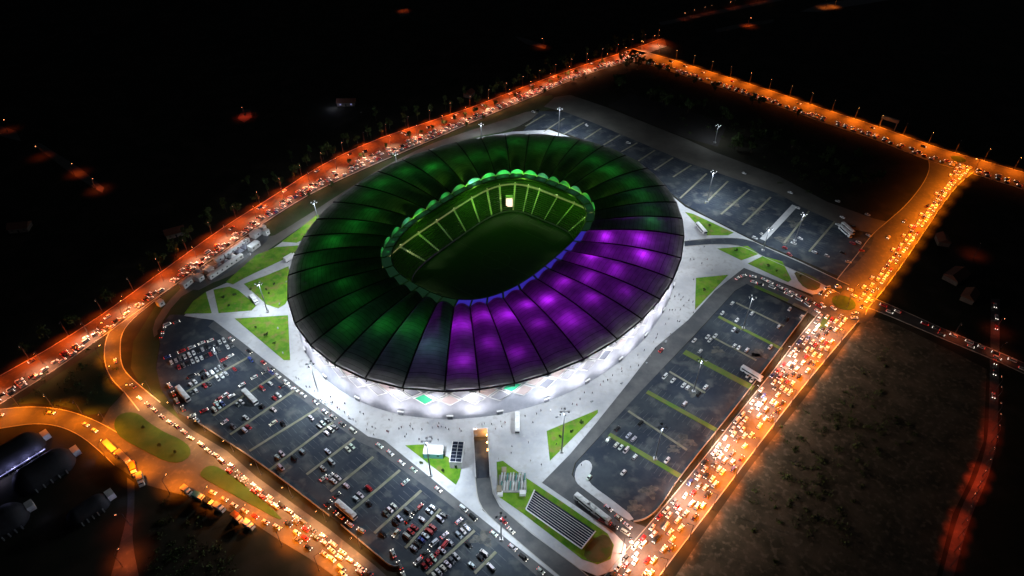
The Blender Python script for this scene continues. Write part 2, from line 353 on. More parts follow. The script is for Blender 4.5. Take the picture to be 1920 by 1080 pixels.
area('service_road', [(1040, 182), (1070, 178), (1135, 200), (1210, 230), (1285, 260), (1340, 285), (1460, 330), (1550, 378), (1640, 410), (1665, 416), (1640, 440), (1590, 428), (1500, 386), (1460, 363), (1290, 305), (1160, 250), (1115, 231), (1060, 210), (1020, 200)], .09, .1, 'gravel')
area('car_park', [(975, 252), (1012, 208), (1060, 210), (1115, 231), (1160, 250), (1290, 305), (1460, 363), (1500, 386), (1590, 428), (1640, 438), (1632, 465), (1600, 500), (1572, 518), (1500, 486), (1425, 455), (1385, 436), (1340, 413), (1285, 384), (1200, 314), (1100, 264), (1030, 240)], .12, .1, 'lot_asphalt')
area('dark_yard', [(1140, 198), (1180, 176), (1260, 196), (1335, 222), (1362, 238), (1345, 275), (1285, 258), (1210, 228)], .07, 0, 'dark_yard')
area('footpath', [(1096, 862), (1105, 864), (1111, 873), (1108, 885), (1100, 896), (1112, 912), (1145, 935), (1192, 972), (1176, 977), (1093, 916), (1080, 904), (1077, 891), (1082, 874)], .27, .25, 'paving', 1)
area('compound', [(338, 540), (375, 503), (410, 483), (473, 438), (490, 428), (506, 438), (500, 452), (455, 492), (395, 532), (372, 544)], .14, .1, 'lane_asphalt')
area('compound', [(295, 620), (318, 590), (345, 590), (352, 596), (310, 614), (300, 645)], .14, .1, 'lot_asphalt')

def strip(a, b, w, m, name='planting_strip'):
    A, B = P(*a), P(*b); d = (B - A).normalized(); s = Vector((-d.y, d.x, 0)) * w / 2
    return sheet(name, [A + s, B + s, B - s, A - s], .27, .16, m)
LSTRIPS = [(470, 668, 350, 735), (520, 702, 400, 780), (556, 730, 432, 815), (598, 765, 468, 846), (625, 792, 505, 882), (665, 822, 575, 890), (700, 857, 620, 922), (750, 882, 655, 962), (790, 920, 702, 1000), (826, 955, 760, 1028), (890, 995, 800, 1077), (930, 1035, 890, 1075)]
for a, b, c, d in LSTRIPS: strip((a, b), (c, d), 1.3, 'strip_dirt')
GSTRIPS = [(1347, 594, 1466, 655, 2.2), (1283, 660, 1412, 728, 3.8), (1213, 735, 1345, 808, 2.6), (1142, 815, 1275, 893, 2.6), (1415, 537, 1478, 564, 2.6)]
for a, b, c, d, w in GSTRIPS: strip((a, b), (c, d), w, 'strip_grass')
strip((1487, 570), (1513, 582), 2.6, 'strip_dirt')
PSTRIPS = [(1380, 568, 1470, 612), (1335, 632, 1418, 676), (1255, 697, 1322, 737), (1178, 771, 1288, 844)]
for a, b, c, d in PSTRIPS: strip((a, b), (c, d), 1.2, 'strip_dirt')
USTRIPS = [(985, 237, 1022, 215), (1020, 247, 1058, 222), (1057, 252, 1095, 230), (1096, 261, 1127, 241), (1132, 272, 1163, 253), (1165, 285, 1195, 268), (1197, 302, 1228, 282), (1227, 319, 1262, 296), (1262, 332, 1296, 310), (1275, 372, 1325, 326), (1322, 382, 1365, 340), (1352, 402, 1405, 356), (1392, 422, 1445, 370), (1470, 456, 1517, 396), (1517, 472, 1565, 416)]
for a, b, c, d in USTRIPS: strip((a, b), (c, d), 1.3, 'strip_dirt')
def bays(lines, w):
    mb = MB()
    for a, b, c, d in lines:
        A, B = P(a, b), P(c, d); v = B - A; L = v.length; v.normalize(); nv = Vector((-v.y, v.x, 0)); k = int(L / 2.5)
        for i in range(k + 1):
            p = A + v * (L * i / k)
            for sd in (1, -1): c_ = p + nv * sd * (w / 2 + 2.6); mb.box((c_.x, c_.y, .131), (.14, 4.8, .012), math.atan2(v.y, v.x))
    return mb.build('bay_marking', M['worn_paint'])
for ls in (LSTRIPS, [g[:4] for g in GSTRIPS[:4]] + PSTRIPS, USTRIPS): bays(ls, 2.0)['kind'] = 'structure'
strip((1430, 450), (1490, 386), 4.0, 'concrete_pale', 'footpath')
for i, (x, y, r) in enumerate([(1285, 828, 4.2), (1262, 843, 2.6), (1218, 922, 3.6), (1190, 950, 3.4), (1345, 657, 3.2), (1425, 665, 4.5), (1300, 735, 3.4), (1415, 665, 3), (1330, 365, 4), (1375, 382, 4.4), (1418, 394, 4.6), (1490, 420, 4.5), (1470, 450, 5), (740, 1000, 2.5), (905, 1010, 4), (620, 905, 3), (530, 880, 3.5), (870, 985, 3), (560, 735, 4), (1240, 960, 3)]):
    c = P(x, y); ph = random.random() * 6
    sheet('sand_patch', [c + Vector((math.cos(t), math.sin(t) * .8, 0)) * r * (1 + .35 * math.sin(3 * t + ph) + .2 * math.sin(7 * t + 2 * ph)) for t in [2 * math.pi * k / 30 for k in range(30)]], .135, 0, 'sand')

# ------------------------------------------------------------------ stadium
CEN = Vector((-10.27, 333.79, 0)); A1 = R(56.98); A2 = R(52.5)
U1, V1 = Vector((math.cos(A1), math.sin(A1), 0)), Vector((-math.sin(A1), math.cos(A1), 0))
U2, V2 = Vector((math.cos(A2), math.sin(A2), 0)), Vector((-math.sin(A2), math.cos(A2), 0))
def rim_pt(deg, k=1.0): t = R(deg); return U1 * (135.2 * k * math.cos(t)) + V1 * (110.8 * k * math.sin(t))
def sup(deg, hu, hv, n_=2.8, cu=0, cv=0):
    t = R(deg); c, s = math.cos(t), math.sin(t); r = (abs(c) ** n_ + abs(s) ** n_) ** (-1 / n_)
    return U2 * (cu + hu * r * c) + V2 * (cv + hv * r * s)
def in_pt(deg, k=1.0): return sup(deg + 2.5, 71 * k, 49 * k, 2.8, -5 * k, -2 * k)
RIBS = [7, 17, 27, 36, 45, 54, 64, 74, 83.5, 93, 103, 112, 120.5, 129, 137.5, 147.5, 158, 168, 178, 188, 198, 208, 216, 224, 232, 241, 251, 260, 268.5, 277, 286, 296, 304.5, 313, 323, 335, 346.5, 357]
NB = len(RIBS)
Z_RIM, Z_IN, RISE = 22.0, 26.0, 2.3
stadium = thing('stadium', 'oval football stadium with ribbed green and purple glowing roof round a dark pitch', 'stadium', CEN)
def roof_base(deg, t):
    a, b = rim_pt(deg), in_pt(deg); p = a.lerp(b, t); p.z = Z_RIM + (Z_IN - Z_RIM) * (t ** .8) + 2.2 * math.sin(math.pi * t); return p
def is_purple(i): return 207 < (RIBS[i] + RIBS[(i + 1) % NB] + (360 if i == NB - 1 else 0)) / 2 < 297
NA, NR = 10, 22
for i in range(NB):
    d0, d1 = RIBS[i], RIBS[(i + 1) % NB] + (360 if i == NB - 1 else 0)
    def surf(s, t, lift=0.0):
        p = roof_base(d0, t).lerp(roof_base(d1, t), s)
        return p + Vector((0, 0, .45 + RISE * (1 - (2 * s - 1) ** 2) * (.45 + .9 * t) + lift))
    vs = [surf(a / NA, .004 + .99 * r / NR) for r in range(NR + 1) for a in range(NA + 1)]
    fs = [(r * (NA + 1) + a, r * (NA + 1) + a + 1, (r + 1) * (NA + 1) + a + 1, (r + 1) * (NA + 1) + a) for r in range(NR) for a in range(NA)]
    mem = obj('membrane_panel', mesh_of('membrane_panel', vs, fs, [M['membrane']], smooth_shade=True), stadium)
    # thin arch ribs over the membrane
    mb = MB()
    for r in range(1, NR):
        t = r / NR; w = .15 if r != 3 else .3
        ring = [surf(a / 8, t, .10) for a in range(9)]; ring2 = [surf(a / 8, t + w / 70, .10) for a in range(9)]
        k = len(mb.v); mb.v += [tuple(p) for p in ring + ring2]; mb.f += [(k + a, k + a + 1, k + 9 + a + 1, k + 9 + a) for a in range(8)]; mb.m += [0] * 8
    rb = mb.build('arch_ribs', M['steel_dark'], mem); rb['kind'] = 'stuff'
    # inner end of the vault: curved end sheet over the opening
    e0 = [surf(a / NA, .994) for a in range(NA + 1)]; e1 = [roof_base(d0, .994).lerp(roof_base(d1, .994), a / NA) + Vector((0, 0, -.6)) for a in range(NA + 1)]
    obj('vault_end', mesh_of('vault_end', e0 + e1, [(a, a + 1, NA + 2 + a, NA + 1 + a) for a in range(NA)], [M['end_sheet']]), mem)
    # gutter ring of lit panels round the opening
    g0 = [in_pt(d0 + (d1 - d0) * (.06 + .88 * a / 4), .995) + Vector((0, 0, Z_IN + .5)) for a in range(5)]
    g1 = [in_pt(d0 + (d1 - d0) * (.06 + .88 * a / 4), .92) + Vector((0, 0, Z_IN + .3)) for a in range(5)]
    obj('skylight_panel', mesh_of('skylight_panel', g0 + g1, [(a, a + 1, 6 + a, 5 + a) for a in range(4)], [M['led_blue' if is_purple(i) else 'led_green']]), stadium)
    # radial truss
    mb = MB(); prev = None
    tp = [roof_base(d0, k / 8) for k in range(9)]
    for a, b in zip(tp, tp[1:]):
        mb.tube(a + Vector((0, 0, .75)), b + Vector((0, 0, .75)), .42, n=6); mb.tube(a - Vector((0, 0, 2)), b - Vector((0, 0, 2)), .3, n=4); mb.tube(a - Vector((0, 0, 2)), b + Vector((0, 0, .5)), .16, n=4)
    mb.build('roof_truss', M['steel_dark'], stadium)
    # rim edge beam of this bay
    MB().tube(rim_pt(d0) + Vector((0, 0, Z_RIM)), rim_pt(d1) + Vector((0, 0, Z_RIM)), .5, n=8).build('rim_beam', M['steel_dark'], stadium)
    MB().tube(in_pt(d0, .915) + Vector((0, 0, Z_IN)), in_pt(d1, .915) + Vector((0, 0, Z_IN)), .4, n=6).build('inner_beam', M['steel_dark'], stadium)
    # lamps under the membrane
    rng = random.Random(100 + i)
    if is_purple(i):
        for t in ((.34, .68) if i % 2 else (.44, .76)):
            t += rng.uniform(-.06, .06); s = rng.uniform(.35, .65)
            p = surf(s, t); p.z -= rng.uniform(2.8, 5.2)
            lamp('purple_lamp', 'POINT', POW['purple'] * rng.choice((.2, .4, .7, 1.1)), (.50, .015, 1.0), stadium, p, .6)
    else:
        t = rng.uniform(.25, .6); p = surf(rng.uniform(.35, .65), t); p.z -= rng.uniform(4.0, 6.5)
        lamp('green_lamp', 'POINT', POW['green'] * rng.choice((.5, .8, 1.0, 1.5)), (.04, 1.0, .08) if i != 20 else (.3, .8, .9), stadium, p, .5)
# facade
for i in range(NB):
    d_ = (RIBS[i] + RIBS[(i + 1) % NB] + (360 if i == NB - 1 else 0)) / 2
    p = roof_base(d_, .07); p.z -= 3.4; lamp('added_eave_lamp', 'POINT', POW['eave'], (.95, .95, 1.0), stadium, p, .5)  # small white lamps added to lighten the outer roof cells
NF = 62
ft = [i * 360 / 720 for i in range(721)]
pl = [rim_pt(t, .975) for t in ft]; Ls = [0]
for a, b in zip(pl, pl[1:]): Ls.append(Ls[-1] + (b - a).length)
def at_len(s, k=.975):
    s %= Ls[-1]; lo, hi = 0, 720
    while hi - lo > 1:
        mid = (lo + hi) // 2
        if Ls[mid] <= s: lo = mid
        else: hi = mid
    t = lo + (s - Ls[lo]) / (Ls[lo + 1] - Ls[lo]); return rim_pt(t * .5, k)
step = Ls[-1] / NF; hw, hh = step / 2 - .35, 4.1
def dia(name, m):
    mb = MB()
    o = [(-hw, 0), (0, -hh), (hw, 0), (0, hh)]
    mb.add([(x, 0, z) for x, z in o] + [(x * .82, -.18, z * .82) for x, z in o] + [(x * .82, -.02, z * .82) for x, z in o], [(0, 1, 5, 4), (1, 2, 6, 5), (2, 3, 7, 6), (3, 0, 4, 7), (4, 5, 9, 8), (5, 6, 10, 9), (6, 7, 11, 10), (7, 4, 8, 11)], 0)
    mb.add([(x * .82, -.02, z * .82) for x, z in o], [(0, 1, 2, 3)], 1)
    return mb.mesh(name, M['facade_white'], M[m])
DM = {k: dia('facade_panel', k) for k in ('facade_pale', 'facade_grey', 'facade_green', 'facade_pink')}
frng = random.Random(5)
for row in (0, 1):
    for i in range(NF):
        s = (i + .5 * row) * step; p = at_len(s, .979 if row else .9765); q = at_len(s + 1) - at_len(s - 1)
        k = frng.choices(list(DM), (.46, .22, .12, .20))[0]
        o = obj('facade_panel', DM[k], stadium, (p.x, p.y, 16.9 - 4.35 * row), math.atan2(q.y, q.x)); o.rotation_euler.x = R(-4)
mb = MB()  # backing drum, flared towards the ground
PROF = [(.992, .2), (.984, 3.5), (.975, 8.0), (.969, 15.0), (.964, 22.3)]
for a, b in zip(range(0, 720, 4), range(4, 724, 4)):
    vs = []
    for k_, h_ in PROF:
        for t_ in (a, b): p = rim_pt(t_ / 2, k_); vs.append((p.x, p.y, h_))
    mb.add(vs, [(2 * j, 2 * j + 1, 2 * j + 3, 2 * j + 2) for j in range(len(PROF) - 1)])
mb.build('facade_wall', M['facade_base'], stadium, sm=True)
dorm = MB().box((0, 0, 1.3), (2.6, .5, 2.4)).box((0, 0, 2.65), (3.4, .9, .25), m=1).mesh('entrance_door', M['door_glass'], M['facade_white'])
for i in range(1, NF, 2):
    p = at_len((i + .5) * step, .993); q = at_len((i + .5) * step + 1) - at_len((i + .5) * step - 1); obj('entrance_door', dorm, stadium, (p.x, p.y, .2), math.atan2(q.y, q.x))
for i in range(NB):
    d0, d1 = RIBS[i], RIBS[(i + 1) % NB] + (360 if i == NB - 1 else 0)
    vs = [rim_pt(d0 + (d1 - d0) * k_ / 4, f_) + Vector((0, 0, 21.4)) for f_ in (.996, .9645) for k_ in range(5)]
    obj('eave_light_screen', mesh_of('eave_light_screen', vs, [(k_, k_ + 1, k_ + 6, k_ + 5) for k_ in range(4)], [M['membrane']]), stadium)  # unseen sheet added under the eave to dim light on the outer cells
# floodlights along the rim, plus added ground lights that brighten the facade
fixm = MB().box((0, 0, 0), (2.2, .5, .5)).mesh('rim_floodlight', M['steel_grey'])
NL = 40
upm = MB().box((0, 0, .3), (1.4, .6, .6)).mesh('added_uplight', M['steel_grey'])
for i in range(NL):
    s = (i + .5) * Ls[-1] / NL; p = at_len(s, 1.0); q = at_len(s + 1) - at_len(s - 1); out = Vector((q.y, -q.x, 0)).normalized()
    o = obj('rim_floodlight', fixm, stadium, (p.x, p.y, 20.6), math.atan2(q.y, q.x))
    lamp('rim_light', 'SPOT', POW['rim'], (.90, .95, 1.0), stadium, Vector((p.x, p.y, 20.1)), .5, aim=out * .75 + Vector((0, 0, -1)), cone=165, blend=.5)
    u_ = Vector((p.x, p.y, .2)) + out * 10; obj('added_uplight', upm, stadium, u_, math.atan2(q.y, q.x)); lamp('added_facade_light', 'SPOT', POW['facade'], (.97, .97, 1.0), stadium, u_ + Vector((0, 0, .75)), .4, aim=-out + Vector((0, 0, 1.15)), cone=120, blend=.9)  # box and lamp added on the plaza to wash the facade with light
# bowl
sheet('pitch', [U2 * a + V2 * b for a, b in ((-58, -37), (58, -37), (58, 37), (-58, 37))], .4, 0, 'pitch_grass', parent=stadium)
AIS_PX = [(245, 590), (370, 500), (490, 415), (615, 340), (735, 265), (840, 205), (925, 170), (1030, 165), (1120, 180), (1195, 205), (1310, 255), (1425, 300), (1545, 355)]
HB, HT, ZB, ZT, ROWS = (54.5, 34.5), (69.5, 47.0), 1.6, 12.0, 13
ang = []
for a, b in AIS_PX:
    p = P(680 + a / 3.6, 300 + b / 3.6, ZT) - CEN; ang.append(math.degrees(math.atan2(p.dot(V2) / HT[1], p.dot(U2) / HT[0])) % 360)
ang = sorted(ang + [(a + 180) % 360 for a in ang])
clean = [ang[0]]
for a in ang[1:]:
    if a - clean[-1] > 4: clean.append(a)
ang = clean
def tier(deg, t, z): return sup(deg, HB[0] + (HT[0] - HB[0]) * t, HB[1] + (HT[1] - HB[1]) * t, 4.2) + Vector((0, 0, z))
def steps(da, db, rows, seg, fn, h):
    vs, fs = [], []
    for r in range(rows):
        for z in (0, 1):
            for a in range(seg + 1): vs.append(fn(da + (db - da) * a / seg, r / rows, r + z))
        for a in range(seg + 1): vs.append(fn(da + (db - da) * a / seg, (r + 1) / rows, r + 1))
    w = seg + 1
    for k in range(rows * 3 - 1):
        fs += [(k * w + a, k * w + a + 1, (k + 1) * w + a + 1, (k + 1) * w + a) for a in range(seg)]
    return vs, fs
zz = lambda r: ZB + (ZT - ZB) * r / ROWS
for i, a in enumerate(ang):
    b = ang[(i + 1) % len(ang)] + (360 if i == len(ang) - 1 else 0); g = .6
    vs, fs = steps(a + g, b - g, ROWS, 6, lambda d, t, r: tier(d, t, zz(r)), 0); obj('seating_block', mesh_of('seating_block', vs, fs, [M['seat_green']]), stadium)
    vs, fs = steps(a - g, a + g, ROWS * 2, 1, lambda d, t, r: tier(d, t, zz(r / 2) + .05), 0); obj('aisle_stair', mesh_of('aisle_stair', vs, fs, [M['aisle']]), stadium)
    if 0 < sum((tier(a, 1, 0)).normalized() * Vector((-.5, 1, 0))) or 1:
        p = tier(a, 1.0, ZT + 1.6)
        lamp('aisle_lamp', 'SPOT', 22000.0, (1.0, .93, .58), stadium, p + Vector((0, 0, .6)), .12, aim=tier(a, .5, zz(.5 * ROWS)) - p, cone=40, blend=.8)
        MB().box((p.x, p.y, ZT + 1.9), (.5, .5, .3)).build('aisle_lamp_head', M['rail_glow'], stadium)
def band(name, f0, z0, f1, z1, m, n_=96):
    vs = [f0(360 * k / n_) + Vector((0, 0, z0)) for k in range(n_)] + [f1(360 * k / n_) + Vector((0, 0, z1)) for k in range(n_)]
    return obj(name, mesh_of(name, vs, [(k, (k + 1) % n_, n_ + (k + 1) % n_, n_ + k) for k in range(n_)], [M[m]]), stadium)
T = lambda k: (lambda d: sup(d, HT[0] * k, HT[1] * k, 4.2))
band('front_wall', lambda d: sup(d, *HB, 4.2), .3, lambda d: sup(d, *HB, 4.2), ZB, 'concrete')
band('walkway', T(1.0), ZT, T(1.035), ZT, 'concrete'); band('handrail', T(1.003), ZT + .3, T(1.003), ZT + .52, 'rail_glow')  # lit look of the handrail put in as its own glow
band('concourse_wall', T(1.035), ZT, T(1.035), ZT + 3, 'seat_green')
vs, fs = steps(0, 360, 12, 120, lambda d, t, r: sup(d, HT[0] * (1.035 + .3 * t), HT[1] * (1.035 + .36 * t), 3.4) + Vector((0, 0, 15 + r * .5)), 0)
obj('upper_tier', mesh_of('upper_tier', vs, fs, [M['seat_green']]), stadium)
mk = MB()
for x in (-52.5, 0, 52.5): mk.box((x, 0, .43), (.16, 68, .02))
for y in (-34, 34): mk.box((0, y, .43), (105, .16, .02))
for s_ in (-1, 1):
    mk.box((s_ * 36, 0, .43), (.16, 40.3, .02)); mk.box((s_ * 47, 0, .43), (.16, 18.3, .02))
    for y in (-20.15, 20.15): mk.box((s_ * 44.25, y, .43), (16.5, .16, .02))
    for y in (-9.15, 9.15): mk.box((s_ * 49.75, y, .43), (5.5, .16, .02))
for k in range(24):
    t0, t1 = 2 * math.pi * k / 24, 2 * math.pi * (k + 1) / 24; mk.tube((9.15 * math.cos(t0), 9.15 * math.sin(t0), .43), (9.15 * math.cos(t1), 9.15 * math.sin(t1), .43), .08, n=4)
mk.build('pitch_marking', M['pitch_paint'], stadium).rotation_euler.z = A2
# lit tunnel mouth in the far end stand
pt = P(955, 378, 6) - CEN
o = MB().box((0, 0, 0), (5.0, 4, 8.4)).build('tunnel_mouth', M['concrete_pale'], stadium); o.location = pt; o.rotation_euler.z = math.atan2(-pt.y, -pt.x + 8) + R(90)
g_ = obj('tunnel_light', MB().box((0, -2.05, 0), (4.4, .12, 7.8)).mesh('tunnel_light', M['tunnel_glow']), o)
for q_, e_ in ((U2 * 55 + V2 * 20, 6500), (U2 * 30 + V2 * 40, 4500), (U2 * -20 + V2 * 42, 2600), (U2 * 60 - V2 * 15, 3800)):
    lamp('added_bowl_lamp', 'POINT', e_ * 1.25, (.30, 1.0, .06), stadium, q_ * .98 + Vector((0, 0, 23.5)), .8)  # green lamps added above the bowl to brighten the stands
for i in range(NB):
    a = (RIBS[i] + RIBS[(i + 1) % NB] + (360 if i == NB - 1 else 0)) / 2 % 360
    if a < 135 or a > 315:
        p = in_pt(a, .93) + Vector((0, 0, Z_IN + .8)); e = random.Random(i).uniform(.6, 1.2) * (2600 if 15 < a < 62 else 560)
        lamp('added_vault_lamp', 'SPOT', round(e), (.05, 1.0, .16) if i % 5 else (.15, 1.0, .5), stadium, p, .2, aim=(in_pt(a, 1.0) - in_pt(a, .9)).normalized() + Vector((0, 0, .28)), cone=105, blend=.5)  # lamp added in the gutter to brighten the vault end from the front

# ------------------------------------------------------------------ underpass ramp
ramp = thing('underpass_ramp', 'sunken underpass ramp with orange light at its portal leading under the stadium plaza', 'ramp')
zb = -5.2; a0, a1, a2, a3 = RAMP
def low(p, z): return Vector((p.x, p.y, z))
MB().add([low(a0, .09), low(a1, .09), low(a2, zb), low(a3, zb)], [(0, 1, 2, 3)]).build('ramp_floor', M['lot_asphalt'], ramp)
for a, b in ((a0, a3), (a1, a2)):
    MB().add([low(a, .2), low(b, .2), low(b, zb), low(a, -.2)], [(0, 1, 2, 3)]).build('side_wall', M['concrete'], ramp)
    d = (b - a).normalized(); MB().box(((a + b) / 2 + Vector((0, 0, .7))), ((b - a).length, .35, 1.0), math.atan2(d.y, d.x)).build('parapet', M['concrete_pale'], ramp)
MB().add([low(a3, .2), low(a2, .2), low(a2, zb), low(a3, zb)], [(0, 1, 2, 3)]).build('portal_wall', M['concrete'], ramp)
c = (a2 + a3) / 2; MB().box(c + Vector((0, .2, .75)), ((a2 - a3).length + .8, .5, 1.1), math.atan2((a2 - a3).y, (a2 - a3).x)).build('parapet', M['concrete_pale'], ramp)
for k in range(3):
    p = a2.lerp(a1, .08 + .17 * k) + Vector((-.5, 0, -1.2 + .3 * k)); MB().box(p, (.3, .8, .4)).build('wall_lamp', M['sodium_glow'], ramp)
    lamp('ramp_light', 'POINT', (900.0, 450.0, 250.0)[k], (1, .42, .12), ramp, p + Vector((-.5, 0, -.3)), .2)

# ------------------------------------------------------------------ street lamps and floodlight masts
def lamp_meshes(h, glow, arm=2.2):
    pole = MB().tube((0, 0, 0), (0, 0, h), .16, .09, 6).tube((0, 0, 0), (0, 0, .5), .3, .3, 6).mesh('pole', M['pole_paint'])
    a = MB().tube((0, 0, h - .1), (arm * .6, 0, h + .5), .07, n=5).tube((arm * .6, 0, h + .5), (arm, 0, h + .5), .07, n=5).mesh('arm', M['pole_paint'])
    hd = MB().box((arm + .3, 0, h + .48), (1.0, .42, .2)).mesh('lamp_head', M['steel_grey']); ln = MB().box((arm + .3, 0, h + .34), (.8, .34, .1)).mesh('lens', M[glow])
    return pole, a, hd, ln
LM = {}
def street_lamp(p, face, h, glow, color, power, label, group, arm=2.2, cone=120, tilt=.42, blend=1.0):
    k = (h, glow, arm)
    if k not in LM: LM[k] = lamp_meshes(h, glow, arm)
    t = thing('street_lamp', label, 'street lamp', (p.x, p.y, 0), face, group)
    for nm, me in zip(('pole', 'arm', 'lamp_head'), LM[k]): q_ = obj(nm, me, t)
    obj('lens', LM[k][3], q_)
    if power: lamp('street_light', 'SPOT', power, color, t, (arm + .3, 0, h + .2), .25, aim=(tilt, 0, -1), cone=cone, blend=blend)
    return t
def lamp_row(line, inward, spacing, h, glow, color, power, text, group, off=1.2, t0=0, t1=1, jit=0, arm=2.2, **kw):
    n_ = len(line); L = length(line); k = max(1, int(L * (t1 - t0) / spacing)); cnt = 0
    for i in range(k):
        f = (t0 + (t1 - t0) * (i + .5) / k) * (n_ - 1); j = int(f); p = line[j].lerp(line[min(j + 1, n_ - 1)], f - j); q = inward[j].lerp(inward[min(j + 1, n_ - 1)], f - j)
        d = (q - p).normalized(); cnt += 1
        street_lamp(p - d * off, math.atan2(d.y, d.x), h, glow, color, power * random.uniform(.75, 1.25) if jit else power, text % nth(cnt), group, arm, **kw)
SOD = (1.0, .20, .005); RED = (1.0, .10, .008); WHITE = (.80, .91, 1.0)
lamp_row(HW.l, HW.r, 21, 11, 'red_glow', RED, POW['highway'], '%s street lamp from the near end along the outer verge of the highway', 'lamps on the highway verge', jit=1)
lamp_row(HW.line(.5), HW.r, 26, 10, 'sodium_glow', (1, .40, .20), POW['highway'] * .75, '%s street lamp from the near end on the highway median', 'lamps on the highway median', off=.3, jit=1)
lamp_row(TR.l, TR.r, 20, 11, 'sodium_glow', (1, .17, .006), POW['highway'] * 1.35, '%s street lamp from the far junction along the upper avenue', 'lamps on the upper avenue', jit=1)
lamp_row(AV1.r, AV1.l, 17, 12, 'sodium_glow', SOD, POW['avenue'], '%s street lamp from the upper junction along the open side of the avenue', 'lamps on the avenue', jit=1)
lamp_row(AV2.r, AV2.l, 18, 12, 'sodium_glow', SOD, POW['avenue'], '%s street lamp below the roundabout on the field side of the crowded avenue', 'lamps on the crowded avenue', jit=1)
lamp_row(AV2.l, AV2.r, 34, 13, 'white_glow', (1, .62, .45), POW['avenue'] * .85, '%s pale street lamp below the roundabout on the car park side of the avenue', 'lamps on the crowded avenue', off=.8, tilt=.7, cone=138, blend=1.0)
lamp_row(SLIP.l, SLIP.r, 17, 11, 'sodium_glow', SOD, POW['slip'] * .8, '%s street lamp from the highway along the curved slip road', 'lamps on the slip road')
lamp_row(LEFT.l, LEFT.r, 17, 11, 'sodium_glow', SOD, POW['slip'] * .9, '%s street lamp from the frame edge along the lower-left road', 'lamps on the lower-left road')
JL = resample([P(a, b) for a, b in [(262, 728), (330, 778), (425, 842), (480, 890), (555, 945), (617, 989), (705, 1059)]], 4); JR = resample([P(a, b) for a, b in [(180, 838), (245, 890), (330, 925), (400, 945), (480, 984), (530, 1017), (640, 1090)]], 4)
JR = resample(JR, length(JR) / (len(JL) - 1)); JR = (JR + [JR[-1]] * 9)[:len(JL)]
lamp_row(JL, JR, 20, 11, 'sodium_glow', (1, .44, .16), POW['slip'] * .9, '%s street lamp from the slip road along the car park side of the junction', 'lamps on the lower-left junction')
lamp_row(JR, JL, 20, 11, 'sodium_glow', SOD, POW['slip'], '%s street lamp from the arched halls along the outer side of the junction', 'lamps on the lower-left junction')
c_ = ISL + Vector((0, 0, 0)); 
for k in range(3):
    a = k * 2.09 + .5; street_lamp(c_ + Vector((math.cos(a), math.sin(a), 0)) * 4.5, a, 11, 'sodium_glow', SOD, POW['avenue'] * .3, 'street lamp on the roundabout island, ' + nth(k + 1) + ' clockwise from the entry road', 'lamps on the roundabout')
lamp_row(SIDE.l, SIDE.r, 60, 8, 'red_glow', (1, .16, .05), 2500, '%s dim street lamp from the roundabout along the side road', 'lamps on the side road')
# far lamps in the dark land
FARL = [(180, 354, 'red_glow', (1, .12, .03), 5200, 'beside the dim lane end at the picture\'s left'), (140, 330, 'red_glow', RED, 4200, 'midway along the dim lane left of the highway'), (82, 292, 'red_glow', RED, 2400, 'at the start of the dim lane left of the highway'), (14, 246, 'red_glow', RED, 1500, 'by the picture\'s left edge'),
        (459, 217, 'red_glow', (1, .06, .02), 5200, 'alone in the dark land above the highway'), (1020, 88, 'red_glow', RED, 3800, 'just above the highway near the top'), (757, 22, 'red_glow', RED, 2600, 'at the top edge of the picture'),
        (1826, 482, 'red_glow', (1, .1, .03), 2600, 'by a lone house beyond the roundabout'), (1868, 615, 'red_glow', (1, .1, .04), 2600, 'at the cross road above the side road'), (1866, 668, 'red_glow', (1, .2, .08), 3500, 'at the side road crossing'),
        (230, 1062, 'red_glow', (1, .14, .02), 9000, 'at the alley end by the bottom edge'), (244, 985, 'red_glow', (1, .12, .04), 2200, 'midway down the alley'), (1402, 48, 'red_glow', RED, 6500, 'on the far lane near the top right'), (1565, 12, 'sodium_glow', (1, .2, .02), 13000, 'on the far road at the top right edge'), (1548, 16, 'sodium_glow', (1, .2, .02), 9000, 'just left of the brightest far road lamp'), (1222, 82, 'red_glow', RED, 9000, 'where the highway leaves past the junction')]
cr = [.08, .05, .12, .35, .5, .15, .05, .8, 1.2, .4, .03, .5, .8, .5, .15]; cl_ = CROSS.line(.5)
for k, e in enumerate(cr):
    f = (.42 + .56 * k / (len(cr) - 1)) * (len(cl_) - 1); street_lamp(cl_[int(f)], 1.2, 9, 'red_glow', (1, .06, .012), 9000 * e, nth(k + 1) + ' reddish street lamp down the cross road below the side road', 'lamps down the cross road', tilt=.0, cone=74, blend=1.0)
for x, y, g, col, pw, tx in FARL: street_lamp(P(x, y), random.uniform(0, 6), 9, g, col, pw, 'reddish street lamp ' + tx, 'lamps in the dark land', tilt=.05, cone=116, blend=1.0)
for k, (x, y) in enumerate([(1281, 39), (1298, 33), (1318, 28), (1331, 24), (1366, 18), (1375, 14), (1405, 8), (1414, 6), (1421, 5), (1429, 3)]):
    street_lamp(P(x, y), 1.0, 8, 'red_glow', RED, 900, nth(k + 1) + ' glowing lamp from the near end of the distant lamp line', 'distant lamp line')

